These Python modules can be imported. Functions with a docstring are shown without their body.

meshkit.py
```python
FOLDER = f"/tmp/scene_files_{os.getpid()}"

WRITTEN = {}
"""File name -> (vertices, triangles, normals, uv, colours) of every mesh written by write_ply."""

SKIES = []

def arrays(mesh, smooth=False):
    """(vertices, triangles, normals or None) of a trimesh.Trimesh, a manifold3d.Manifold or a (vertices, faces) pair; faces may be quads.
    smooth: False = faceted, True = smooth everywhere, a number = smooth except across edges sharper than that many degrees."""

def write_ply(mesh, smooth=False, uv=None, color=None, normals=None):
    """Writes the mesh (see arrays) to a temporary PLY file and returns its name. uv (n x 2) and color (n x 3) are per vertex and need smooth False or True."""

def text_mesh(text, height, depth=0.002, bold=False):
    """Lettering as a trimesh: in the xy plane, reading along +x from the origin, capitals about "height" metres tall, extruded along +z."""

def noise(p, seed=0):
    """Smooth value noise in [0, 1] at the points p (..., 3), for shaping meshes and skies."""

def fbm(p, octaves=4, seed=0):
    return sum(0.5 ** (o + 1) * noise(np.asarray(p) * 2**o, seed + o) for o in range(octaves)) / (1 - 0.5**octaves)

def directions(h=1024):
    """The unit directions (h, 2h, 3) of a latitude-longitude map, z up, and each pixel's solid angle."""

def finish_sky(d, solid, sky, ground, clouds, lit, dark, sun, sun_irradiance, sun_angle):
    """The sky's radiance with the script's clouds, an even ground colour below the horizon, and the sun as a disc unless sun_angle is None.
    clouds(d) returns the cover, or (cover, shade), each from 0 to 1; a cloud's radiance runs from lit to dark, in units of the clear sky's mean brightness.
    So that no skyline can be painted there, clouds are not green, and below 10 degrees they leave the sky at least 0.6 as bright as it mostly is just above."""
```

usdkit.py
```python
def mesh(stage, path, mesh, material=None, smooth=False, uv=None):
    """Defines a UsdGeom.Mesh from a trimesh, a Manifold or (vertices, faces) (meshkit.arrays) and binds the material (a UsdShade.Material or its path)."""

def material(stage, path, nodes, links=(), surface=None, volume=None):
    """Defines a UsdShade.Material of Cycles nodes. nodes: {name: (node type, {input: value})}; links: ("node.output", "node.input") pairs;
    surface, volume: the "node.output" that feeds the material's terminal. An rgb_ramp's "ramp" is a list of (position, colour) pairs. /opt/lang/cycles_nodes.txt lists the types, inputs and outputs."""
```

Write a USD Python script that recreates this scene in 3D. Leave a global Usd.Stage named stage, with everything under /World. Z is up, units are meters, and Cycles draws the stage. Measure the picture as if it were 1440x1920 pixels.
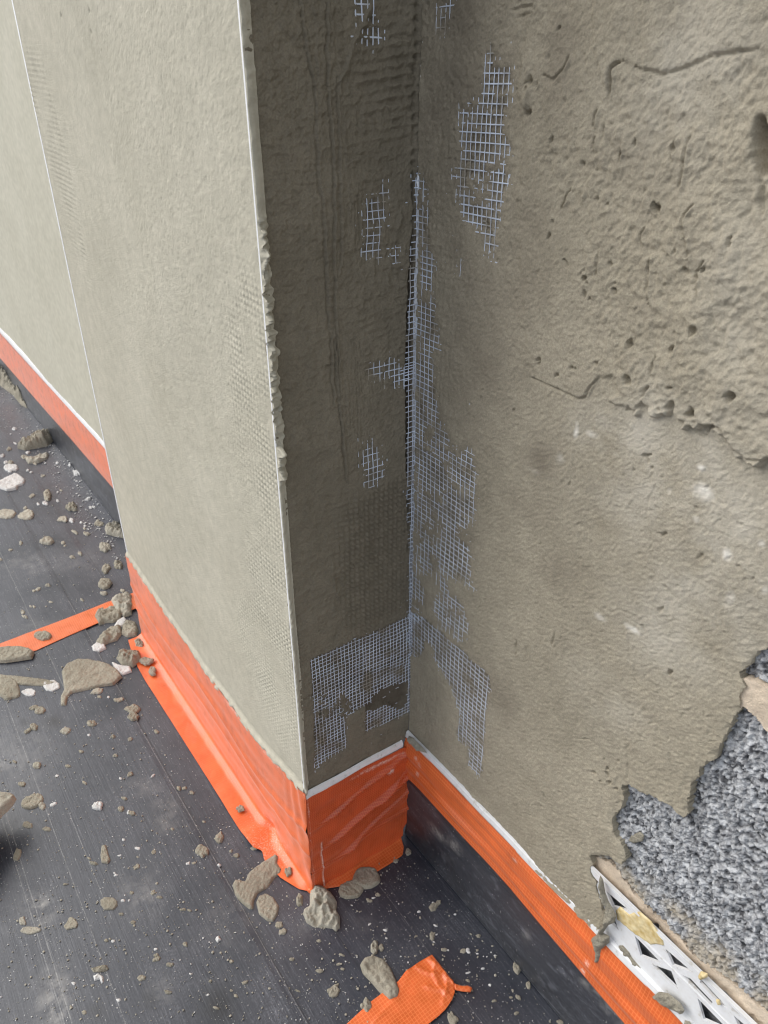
import math
import numpy as np
import trimesh
import shapely
from shapely.geometry import Polygon, LineString
from scipy.ndimage import gaussian_filter, map_coordinates
from scipy.spatial import Delaunay, cKDTree
import meshkit
import usdkit
from pxr import Usd, UsdGeom, UsdLux, UsdShade, Gf, Sdf, Vt

stage = Usd.Stage.CreateInMemory()
UsdGeom.SetStageUpAxis(stage, 'Z')
UsdGeom.SetStageMetersPerUnit(stage, 1.0)
world = UsdGeom.Xform.Define(stage, '/World')
stage.SetDefaultPrim(world.GetPrim())
UsdGeom.Scope.Define(stage, '/World/Looks')

# ------------------------------------------------------------------ camera
# world: right wall face is y=0 (x>0), pillar stands in front of it (x -0.69..0, y -0.167..0), floor z=0
F_PX, PITCH, ROLL, YAW = 1406.555, 0.524, -0.0042, 0.9601
EYE = np.array([0.5969, -0.4582, 1.0])
FWD = np.array([-math.sin(YAW) * math.cos(PITCH), math.cos(YAW) * math.cos(PITCH), -math.sin(PITCH)])
_r = np.cross(FWD, [0, 0, 1.0]); _r /= np.linalg.norm(_r)
_u = np.cross(_r, FWD)
RIGHT = math.cos(ROLL) * _r + math.sin(ROLL) * _u
UP = -math.sin(ROLL) * _r + math.cos(ROLL) * _u
cam = UsdGeom.Camera.Define(stage, '/World/camera')
FOCAL = 6.8
cam.CreateFocalLengthAttr(FOCAL)
cam.CreateHorizontalApertureAttr(FOCAL * 1440 / F_PX)
cam.CreateVerticalApertureAttr(FOCAL * 1920 / F_PX)
cam.CreateClippingRangeAttr(Gf.Vec2f(0.02, 200))
cam.CreateFStopAttr(4.0)
cam.CreateFocusDistanceAttr(0.74)
cam.CreateExposureAttr(1.2)
M4 = Gf.Matrix4d(*RIGHT, 0, *UP, 0, *(-FWD), 0, *EYE, 1)
cam.AddTransformOp().Set(M4)

# ------------------------------------------------------------------ sky and sun (bright overcast, light from the upper left)
SUN = np.array([-0.62, -0.50, 0.60]); SUN /= np.linalg.norm(SUN)
elev, rot = math.asin(SUN[2]), math.atan2(SUN[0], SUN[1])
usdkit.material(stage, '/World/Looks/sky_overcast', {
    'tc': ('texture_coordinate', {}),
    'map': ('mapping', {'scale': (1.3, 1.3, 2.6)}),
    'cl': ('noise_texture', {'scale': 1.6, 'detail': 5.0, 'roughness': 0.55}),
    'rmp': ('rgb_ramp', {'ramp': [(0.25, (5.2, 5.5, 6.1)), (0.75, (8.6, 8.7, 8.8))]}),
    'sky': ('sky_texture', {'sky_type': 'single_scattering', 'sun_disc': False, 'sun_elevation': elev, 'sun_rotation': rot}),
    'mx': ('mix', {'fac': 0.72}),
    'bg': ('background_shader', {'strength': 0.065}),
}, [('tc.generated', 'map.vector'), ('map.vector', 'cl.vector'), ('cl.fac', 'rmp.fac'), ('sky.color', 'mx.color1'), ('rmp.color', 'mx.color2'),
    ('mx.color', 'bg.color')], surface='bg.background')
dome = UsdLux.DomeLight.Define(stage, '/World/sky')
UsdShade.MaterialBindingAPI.Apply(dome.GetPrim()).Bind(UsdShade.Material.Get(stage, '/World/Looks/sky_overcast'))
sun = UsdLux.DistantLight.Define(stage, '/World/sun')
sun.CreateNormalizeAttr(True) if hasattr(sun, 'CreateNormalizeAttr') else None
sun.CreateIntensityAttr(0.40)
sun.CreateAngleAttr(60.0)
sun.CreateColorAttr(Gf.Vec3f(1.0, 0.965, 0.91))
z_ax = SUN; x_ax = np.cross([0, 0, 1.0], z_ax); x_ax /= np.linalg.norm(x_ax); y_ax = np.cross(z_ax, x_ax)
sun.AddTransformOp().Set(Gf.Matrix4d(*x_ax, 0, *y_ax, 0, *z_ax, 0, 0, 0, 3, 1))


# ------------------------------------------------------------------ measuring: photograph points on the real planes
def ray(u, v):
    return FWD + RIGHT * (u - 720) / F_PX - UP * (v - 960) / F_PX


def on(u, v, axis, val):
    d = ray(u, v)
    return EYE + d * (val - EYE[axis]) / d[axis]


D, HP, W = 0.1669, 0.2024, 0.688


def onW(pts, y=0.0): return np.array([on(u, v, 1, y)[[0, 2]] for u, v in pts])          # right wall: x,z
def onR(pts, x=0.0): return np.array([on(u, v, 0, x)[[1, 2]] for u, v in pts])          # pillar return: y,z
def onF(pts): return np.array([on(u, v, 1, -D)[[0, 2]] for u, v in pts])               # pillar front: x,z
def onG(pts, z=0.0): return np.array([on(u, v, 2, z)[:2] for u, v in pts])              # floor: x,y
def z3(pts, ox, oy, k=3.0): return [(ox + a / k, oy + b / k) for a, b in pts]


# ------------------------------------------------------------------ scene helpers
used = {}


def path_for(name, parent=None):
    base = (str(parent.GetPath()) if parent is not None else '/World') + '/' + name
    n = used.get(base, 0); used[base] = n + 1
    return base if n == 0 else f'{base}_{n:03d}'


def tag(p, label=None, cat=None, group=None, kind=None):
    for k, v in (('label', label), ('category', cat), ('group', group), ('kind', kind)):
        if v: p.SetCustomDataByKey(k, v)
    return p


def thing(name, label=None, cat=None, group=None, kind=None, loc=None):
    x = UsdGeom.Xform.Define(stage, path_for(name))
    if loc is not None: x.AddTranslateOp().Set(Gf.Vec3d(*map(float, loc)))
    return tag(x.GetPrim(), label, cat, group, kind)


def obj(name, mesh, mat, parent=None, smooth=True, mask=None, **kw):
    m = usdkit.mesh(stage, path_for(name, parent), mesh, mat, smooth=smooth)
    if mask is not None:
        UsdGeom.PrimvarsAPI(m).CreatePrimvar('mask', Sdf.ValueTypeNames.Color3fArray, 'vertex').Set(Vt.Vec3fArray.FromNumpy(np.asarray(mask, np.float32)))
    return tag(m.GetPrim(), **kw) if kw else m.GetPrim()


def box(x0, x1, y0, y1, z0, z1):
    b = trimesh.creation.box([x1 - x0, y1 - y0, z1 - z0]); b.apply_translation([(x0 + x1) / 2, (y0 + y1) / 2, (z0 + z1) / 2]); return b


def cat(ms): return trimesh.util.concatenate(ms)


def gn(shape, s, seed):
    """band-limited noise, unit deviation"""
    a = gaussian_filter(np.random.default_rng(seed).standard_normal(shape), s, mode='wrap')
    return a / a.std()


def sm(x, a, b):
    t = np.clip((x - a) / (b - a), 0, 1); return t * t * (3 - 2 * t)


class Face:
    """a wall face as a finely sampled relief: a runs along, b up, h outward"""
    def __init__(s, O, A, B, N, a0, a1, b0, b1, st, stb=None):
        s.O, s.A, s.B, s.N = (np.array(v, float) for v in (O, A, B, N))
        s.a = np.arange(a0, a1 + st * .5, st); s.b = np.arange(b0, b1 + (stb or st) * .5, stb or st)
        s.st, s.stb = st, stb or st
        s.AA, s.BB = np.meshgrid(s.a, s.b, indexing='ij')
        s.h = np.zeros(s.AA.shape); s.keep = np.ones(s.AA.shape, bool)
        s.mask = np.zeros(s.AA.shape + (3,)); s.warp = (0, 0)

    def setwarp(s, amp, sig, seed):
        s.warp = (amp * gn(s.h.shape, sig, seed), amp * gn(s.h.shape, sig, seed + 1))

    def poly(s, pts, blur=0.0, warp=1.0, grow=0.0):
        P = Polygon(pts).buffer(grow)
        wa, wb = s.warp
        m = shapely.contains_xy(P, s.AA + warp * wa, s.BB + warp * wb).astype(float)
        return gaussian_filter(m, (blur / s.st, blur / s.stb)) if blur else m

    def spot(s, p, ra, rb=None):
        rb = rb or ra
        return np.exp(-((s.AA - p[0]) / ra) ** 2 - ((s.BB - p[1]) / rb) ** 2)

    def pit(s, p, ra, rb):
        q = ((s.AA + 1.1 * s.warp[0] - p[0]) / (.72 * ra)) ** 2 + ((s.BB + 1.1 * s.warp[1] - p[1]) / (.82 * rb)) ** 2
        return np.exp(-q * q)

    def line(s, pts, w, taper=True):
        """gaussian profile around a polyline, and signed side"""
        pts = np.asarray(pts, float)
        L = LineString(pts)
        i0, i1 = np.searchsorted(s.a, [pts[:, 0].min() - 4 * w, pts[:, 0].max() + 4 * w])
        j0, j1 = np.searchsorted(s.b, [pts[:, 1].min() - 4 * w, pts[:, 1].max() + 4 * w])
        out = np.zeros(s.h.shape)
        if i1 <= i0 or j1 <= j0: return out
        a = s.AA[i0:i1, j0:j1]; b = s.BB[i0:i1, j0:j1]
        wa = s.warp[0][i0:i1, j0:j1] * .5 if np.ndim(s.warp[0]) else 0
        P = shapely.points((a + wa).ravel(), b.ravel())
        d = shapely.distance(P, L).reshape(a.shape)
        t = (shapely.line_locate_point(L, P) / L.length).reshape(a.shape)
        ww = w * (np.clip(4 * t * (1 - t), .15, 1) ** .5 if taper else 1)
        out[i0:i1, j0:j1] = np.exp(-(d / ww) ** 2)
        return out

    def sample(s, field, a, b):
        return map_coordinates(field, [(np.asarray(a) - s.a[0]) / s.st, (np.asarray(b) - s.b[0]) / s.stb], order=1, mode='nearest')

    def pos(s, a, b, h):
        return s.O + np.asarray(a)[..., None] * s.A + np.asarray(b)[..., None] * s.B + np.asarray(h)[..., None] * s.N

    def mesh(s, skirt=0.0):
        n, m = s.h.shape
        V = s.pos(s.AA, s.BB, s.h).reshape(-1, 3)
        idx = np.arange(n * m).reshape(n, m)
        k = s.keep[:-1, :-1] & s.keep[1:, :-1] & s.keep[:-1, 1:] & s.keep[1:, 1:]
        q = np.stack([idx[:-1, :-1], idx[1:, :-1], idx[1:, 1:], idx[:-1, 1:]], -1)[k]
        if np.dot(np.cross(s.A, s.B), s.N) < 0: q = q[:, ::-1]
        F = np.vstack([q[:, [0, 1, 2]], q[:, [0, 2, 3]]])
        msk = s.mask.reshape(-1, 3)
        if skirt:
            e = np.vstack([q[:, [0, 1]], q[:, [1, 2]], q[:, [2, 3]], q[:, [3, 0]]])
            key = e[:, 0].astype(np.int64) * n * m + e[:, 1]; rev = e[:, 1].astype(np.int64) * n * m + e[:, 0]
            be = e[~np.isin(key, rev)]
            bv = np.unique(be); mp = -np.ones(n * m, int); mp[bv] = n * m + np.arange(len(bv))
            top = n * m + len(bv) + np.arange(len(bv)); mt = -np.ones(n * m, int); mt[bv] = top
            V = np.vstack([V, V[bv], V[bv] - skirt * s.N]); msk = np.vstack([msk, msk[bv], msk[bv]])
            F = np.vstack([F, np.stack([mp[be[:, 1]], mp[be[:, 0]], mt[be[:, 0]]], -1), np.stack([mp[be[:, 1]], mt[be[:, 0]], mt[be[:, 1]]], -1)])
        u = np.unique(F); r = np.zeros(len(V), int); r[u] = np.arange(len(u))
        return (V[u], r[F]), msk[u]


def threads(face, m, pitch, hmesh, r, seed, thr=0.06, bbox=None, oa=0.0, ob=0.0, wob=0.00018, ra=1.0):
    """woven glass-fibre threads where the patch mask m is open"""
    rng = np.random.default_rng(seed)
    on_ = np.argwhere(m > thr)
    if bbox is None:
        a0, a1 = face.a[on_[:, 0].min()], face.a[on_[:, 0].max()]; b0, b1 = face.b[on_[:, 1].min()], face.b[on_[:, 1].max()]
    else: a0, a1, b0, b1 = bbox
    V, F, n0 = [], [], 0
    c4, s4 = np.cos(np.arange(6) * math.pi / 3), np.sin(np.arange(6) * math.pi / 3)
    pit2 = pitch if isinstance(pitch, tuple) else (pitch, pitch)
    for ver in (0, 1):
        pitch, step = (pit2[0], pit2[1] / 2) if ver else (pit2[1], pit2[0] / 2)
        lo, hi, s0, s1, off = (a0, a1, b0, b1, oa) if ver else (b0, b1, a0, a1, ob)
        ks = np.arange(math.floor((lo - off) / pitch), math.ceil((hi - off) / pitch) + 1)
        for k in ks:
            t = np.arange(s0 - pitch, s1 + pitch, step)
            ph = rng.uniform(0, 6)
            c = k * pitch + off + rng.normal(0, wob) + wob * 1.2 * np.sin(t * 45 + ph)
            aa, bb = (c, t) if ver else (t, c)
            mm = face.sample(m, aa, bb) + rng.normal(0, .06, len(t))
            on1 = mm > thr
            h = face.sample(face.base, aa + 0 * t, bb + 0 * t) + hmesh + (0.00012 if ver else -0.00012) + 0.0001 * np.cos(np.arange(len(t)) * math.pi + (k % 2) * math.pi) + .00035 * np.sin(t * 60 + ph)
            i = 0
            while i < len(t):
                if not on1[i]: i += 1; continue
                j = i
                while j + 1 < len(t) and on1[j + 1]: j += 1
                if j - i >= 1:
                    P = face.pos(aa[i:j + 1] if ver else aa[i:j + 1], bb[i:j + 1], h[i:j + 1])
                    side = face.A if ver else face.B
                    rr = r * (1.0 if ver else ra) * rng.uniform(.85, 1.1)
                    ring = P[:, None] + rr * (c4[None, :, None] * side + .6 * s4[None, :, None] * face.N)
                    m_ = len(P); V.append(ring.reshape(-1, 3))
                    ii, jj = np.meshgrid(np.arange(m_ - 1), np.arange(6), indexing='ij')
                    q = np.stack([ii * 6 + jj, ii * 6 + (jj + 1) % 6, (ii + 1) * 6 + (jj + 1) % 6, (ii + 1) * 6 + jj], -1).reshape(-1, 4) + n0
                    F += [q[:, [0, 1, 2]], q[:, [0, 2, 3]]]; n0 += m_ * 6
                i = j + 1
    return np.vstack(V), np.vstack(F)


def sheet(fn, S, T, thick=None):
    """a grid surface fn(s,t) -> xyz"""
    SS, TT = np.meshgrid(S, T, indexing='ij')
    V = fn(SS, TT).reshape(-1, 3)
    n, m = len(S), len(T); idx = np.arange(n * m).reshape(n, m)
    q = np.stack([idx[:-1, :-1], idx[1:, :-1], idx[1:, 1:], idx[:-1, 1:]], -1).reshape(-1, 4)
    return V, np.vstack([q[:, [0, 1, 2]], q[:, [0, 2, 3]]])


# ------------------------------------------------------------------ materials
def mat(name, nodes, links, surface='p.BSDF'):
    return usdkit.material(stage, '/World/Looks/' + name, nodes, links, surface=surface)


def plaster(name, lo, hi, pale=(0.62, 0.58, 0.50), damp=(0.15, 0.125, 0.095), bump=0.5, rough=0.9, speck=0.12, coarse=0.25):
    return mat(name, {
        'g': ('geometry', {}),
        'n1': ('noise_texture', {'scale': 7.0, 'detail': 5.0, 'roughness': 0.6}),
        'n2': ('noise_texture', {'scale': 620.0, 'detail': 4.0, 'roughness': 0.75}),
        'n3': ('noise_texture', {'scale': 260.0, 'detail': 4.0, 'roughness': 0.7}),
        'n4': ('noise_texture', {'scale': 60.0, 'detail': 4.0, 'roughness': 0.65}),
        'r1': ('rgb_ramp', {'ramp': [(0.3, lo), (0.7, hi)]}),
        'm4': ('map_range', {'from_min': 0.3, 'from_max': 0.7, 'to_min': 0.90, 'to_max': 1.10, 'clamp': True}),
        'm2': ('map_range', {'from_min': 0.25, 'from_max': 0.75, 'to_min': 1 - speck, 'to_max': 1 + speck}),
        'mul': ('math', {'math_type': 'multiply'}),
        'cc': ('combine_color', {}),
        'mc': ('mix', {'mix_type': 'multiply', 'fac': 1.0}),
        'at': ('attribute', {'attribute': 'mask'}),
        'sp': ('separate_color', {}),
        'mp': ('mix', {'color2': pale}),
        'md': ('mix', {'color2': damp}),
        'b1': ('bump', {'strength': min(bump * 1.2, 1), 'distance': 0.0018}),
        'b2': ('bump', {'strength': min(coarse, 1), 'distance': 0.0030}),
        'p': ('principled_bsdf', {'roughness': rough, 'specular_ior_level': 0.25}),
    }, [('g.position', 'n1.vector'), ('g.position', 'n2.vector'), ('g.position', 'n3.vector'), ('g.position', 'n4.vector'),
        ('n1.fac', 'r1.fac'), ('n2.fac', 'm2.value'), ('n4.fac', 'm4.value'), ('m2.result', 'mul.value1'), ('m4.result', 'mul.value2'),
        ('mul.value', 'cc.r'), ('mul.value', 'cc.g'), ('mul.value', 'cc.b'), ('r1.color', 'mc.color1'), ('cc.color', 'mc.color2'),
        ('at.color', 'sp.color'), ('sp.r', 'mp.fac'), ('mc.color', 'mp.color1'), ('mp.color', 'md.color1'), ('sp.g', 'md.fac'),
        ('md.color', 'p.base_color'), ('n2.fac', 'b1.height'), ('n3.fac', 'b2.height'), ('b1.normal', 'b2.normal'), ('b2.normal', 'p.normal')])


MAT_WALL = plaster('wet_render', (0.318, 0.281, 0.211), (0.415, 0.368, 0.281), pale=(0.82, 0.78, 0.70), bump=0.7, speck=.26, coarse=.05)
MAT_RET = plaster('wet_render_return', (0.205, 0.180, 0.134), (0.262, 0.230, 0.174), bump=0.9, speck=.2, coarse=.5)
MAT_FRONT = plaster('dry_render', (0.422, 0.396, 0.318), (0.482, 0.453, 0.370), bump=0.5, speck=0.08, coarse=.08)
MAT_LEFT = plaster('smooth_render', (0.44, 0.42, 0.34), (0.48, 0.458, 0.375), bump=0.12, speck=0.04, coarse=0.0)
MAT_MORTAR = plaster('mortar', (0.30, 0.273, 0.213), (0.425, 0.388, 0.31), bump=1.0, speck=.3, coarse=.9)
MAT_MORTAR_PALE = plaster('mortar_pale', (0.38, 0.352, 0.285), (0.52, 0.482, 0.40), bump=1.0, speck=.3, coarse=.9)
MAT_WHITE_PL = plaster('white_plaster', (0.54, 0.53, 0.51), (0.72, 0.71, 0.69), bump=0.6, speck=0.12, coarse=.6)
MAT_FOAM = plaster('beige_board', (0.62, 0.50, 0.38), (0.78, 0.66, 0.52), bump=0.8, speck=0.2)

MAT_INS = mat('foamed_granulate', {
    'g': ('geometry', {}),
    'n1': ('noise_texture', {'scale': 120.0, 'detail': 4.0, 'roughness': 0.7}),
    'n2': ('noise_texture', {'scale': 900.0, 'detail': 3.0, 'roughness': 0.7}),
    'at': ('attribute', {'attribute': 'mask'}), 'sp': ('separate_color', {}),
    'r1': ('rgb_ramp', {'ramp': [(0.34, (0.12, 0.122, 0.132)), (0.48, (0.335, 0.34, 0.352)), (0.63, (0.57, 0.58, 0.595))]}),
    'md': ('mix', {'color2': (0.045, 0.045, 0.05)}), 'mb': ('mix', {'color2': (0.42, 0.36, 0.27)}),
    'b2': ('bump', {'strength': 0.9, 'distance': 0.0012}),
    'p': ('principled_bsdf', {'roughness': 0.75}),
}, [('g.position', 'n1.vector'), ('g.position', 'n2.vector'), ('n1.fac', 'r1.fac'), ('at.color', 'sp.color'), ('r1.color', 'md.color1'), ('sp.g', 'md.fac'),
    ('md.color', 'mb.color1'), ('sp.b', 'mb.fac'), ('mb.color', 'p.base_color'), ('n2.fac', 'b2.height'), ('b2.normal', 'p.normal')])

MAT_GLASS = mat('glass_fibre', {'g': ('geometry', {}), 'n': ('noise_texture', {'scale': 40.0, 'detail': 3.0}),
    'r': ('rgb_ramp', {'ramp': [(0.34, (0.34, 0.31, 0.26)), (0.47, (0.54, 0.58, 0.66)), (0.7, (0.68, 0.75, 0.86))]}),
    'p': ('principled_bsdf', {'roughness': 0.45})}, [('g.position', 'n.vector'), ('n.fac', 'r.fac'), ('r.color', 'p.base_color')])
MAT_PVC = mat('white_pvc', {'g': ('geometry', {}), 'n': ('noise_texture', {'scale': 90.0, 'detail': 5.0, 'roughness': 0.7}),
    'r': ('rgb_ramp', {'ramp': [(0.30, (0.46, 0.43, 0.38)), (0.42, (0.70, 0.70, 0.70)), (0.7, (0.77, 0.78, 0.80))]}),
    'p': ('principled_bsdf', {'roughness': 0.38})}, [('g.position', 'n.vector'), ('n.fac', 'r.fac'), ('r.color', 'p.base_color')])
MAT_GLUE = mat('yellow_foam', {'g': ('geometry', {}), 'n': ('noise_texture', {'scale': 160.0, 'detail': 4.0}),
    'r': ('rgb_ramp', {'ramp': [(0.3, (0.50, 0.36, 0.14)), (0.7, (0.74, 0.63, 0.38))]}), 'b': ('bump', {'strength': 0.4, 'distance': 0.001}),
    'p': ('principled_bsdf', {'roughness': 0.5})}, [('g.position', 'n.vector'), ('n.fac', 'r.fac'), ('r.color', 'p.base_color'), ('n.fac', 'b.height'), ('b.normal', 'p.normal')])


def tape_mat(name, ax1, ax2, base=(0.66, 0.112, 0.019), line=(0.92, 0.36, 0.14), pitch=0.0042, fac=0.36, sheen=0.10):
    N = {'g': ('geometry', {}), 'x': ('separate_xyz', {}),
         'n': ('noise_texture', {'scale': 30.0, 'detail': 4.0, 'roughness': 0.6}), 'n2': ('noise_texture', {'scale': 420.0, 'detail': 5.0, 'roughness': 0.75}),
         'mr': ('map_range', {'from_min': 0.3, 'from_max': 0.7, 'to_min': 0.82, 'to_max': 1.12}),
         'mb': ('mix', {'mix_type': 'multiply', 'fac': 1.0, 'color1': base}), 'cc': ('combine_color', {}),
         'mx': ('mix', {'color2': line}), 'mxf': ('math', {'math_type': 'maximum'}), 'fm': ('math', {'math_type': 'multiply', 'value2': fac}),
         'at': ('attribute', {'attribute': 'mask'}), 'sp': ('separate_color', {}),
         'sc': ('math', {'math_type': 'multiply_add', 'value2': 1.6, 'value3': -0.55}), 'sc2': ('math', {'math_type': 'add'}), 'sc3': ('math', {'math_type': 'subtract', 'value2': 0.78}), 'sc4': ('math', {'math_type': 'multiply', 'value2': 3.0, 'use_clamp': True}),
         'mw': ('mix', {'color2': (0.86, 0.70, 0.62)}),
         'rr': ('map_range', {'from_min': 0.3, 'from_max': 0.7, 'to_min': 0.26, 'to_max': 0.46}),
         'b': ('bump', {'strength': 0.35, 'distance': 0.0006}), 'b3': ('bump', {'strength': 0.2, 'distance': 0.0012}),
         'p': ('principled_bsdf', {'specular_ior_level': 0.6, 'sheen_weight': sheen, 'sheen_roughness': 0.35})}
    L = [('g.position', 'x.vector'), ('g.position', 'n.vector'), ('g.position', 'n2.vector'), ('n.fac', 'mr.value')]
    for c in 'rgb': L.append(('mr.result', 'cc.' + c))
    for i, ax in ((1, ax1), (2, ax2)):
        N[f'd{i}'] = ('math', {'math_type': 'divide', 'value2': pitch}); N[f'f{i}'] = ('math', {'math_type': 'fraction'})
        N[f'a{i}'] = ('math', {'math_type': 'less_than', 'value2': 0.20})
        L += [(f'x.{ax}', f'd{i}.value1'), (f'd{i}.value', f'f{i}.value1'), (f'f{i}.value', f'a{i}.value1'), (f'a{i}.value', f'mxf.value{i}')]
    L += [('cc.color', 'mb.color2'), ('mb.color', 'mx.color1'), ('mxf.value', 'fm.value1'), ('fm.value', 'mx.fac'),
          ('at.color', 'sp.color'), ('n2.fac', 'sc2.value1'), ('sp.r', 'sc2.value2'), ('sc2.value', 'sc3.value1'), ('sc3.value', 'sc4.value1'),
          ('mx.color', 'mw.color1'), ('sc4.value', 'mw.fac'), ('mw.color', 'p.base_color'), ('n.fac', 'rr.value'), ('rr.result', 'p.roughness'),
          ('mxf.value', 'b.height'), ('n.fac', 'b3.height'), ('b.normal', 'b3.normal'), ('b3.normal', 'p.normal')]
    return mat(name, N, L)


MAT_TAPE_W = tape_mat('orange_tape_wall', 'x', 'z')
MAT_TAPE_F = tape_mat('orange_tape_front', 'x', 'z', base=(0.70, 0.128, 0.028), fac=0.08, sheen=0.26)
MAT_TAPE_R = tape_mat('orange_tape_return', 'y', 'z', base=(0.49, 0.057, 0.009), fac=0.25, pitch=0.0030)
MAT_TAPE_G = tape_mat('orange_tape_floor', 'x', 'y', base=(0.68, 0.122, 0.023), fac=0.32, sheen=.18)


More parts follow.
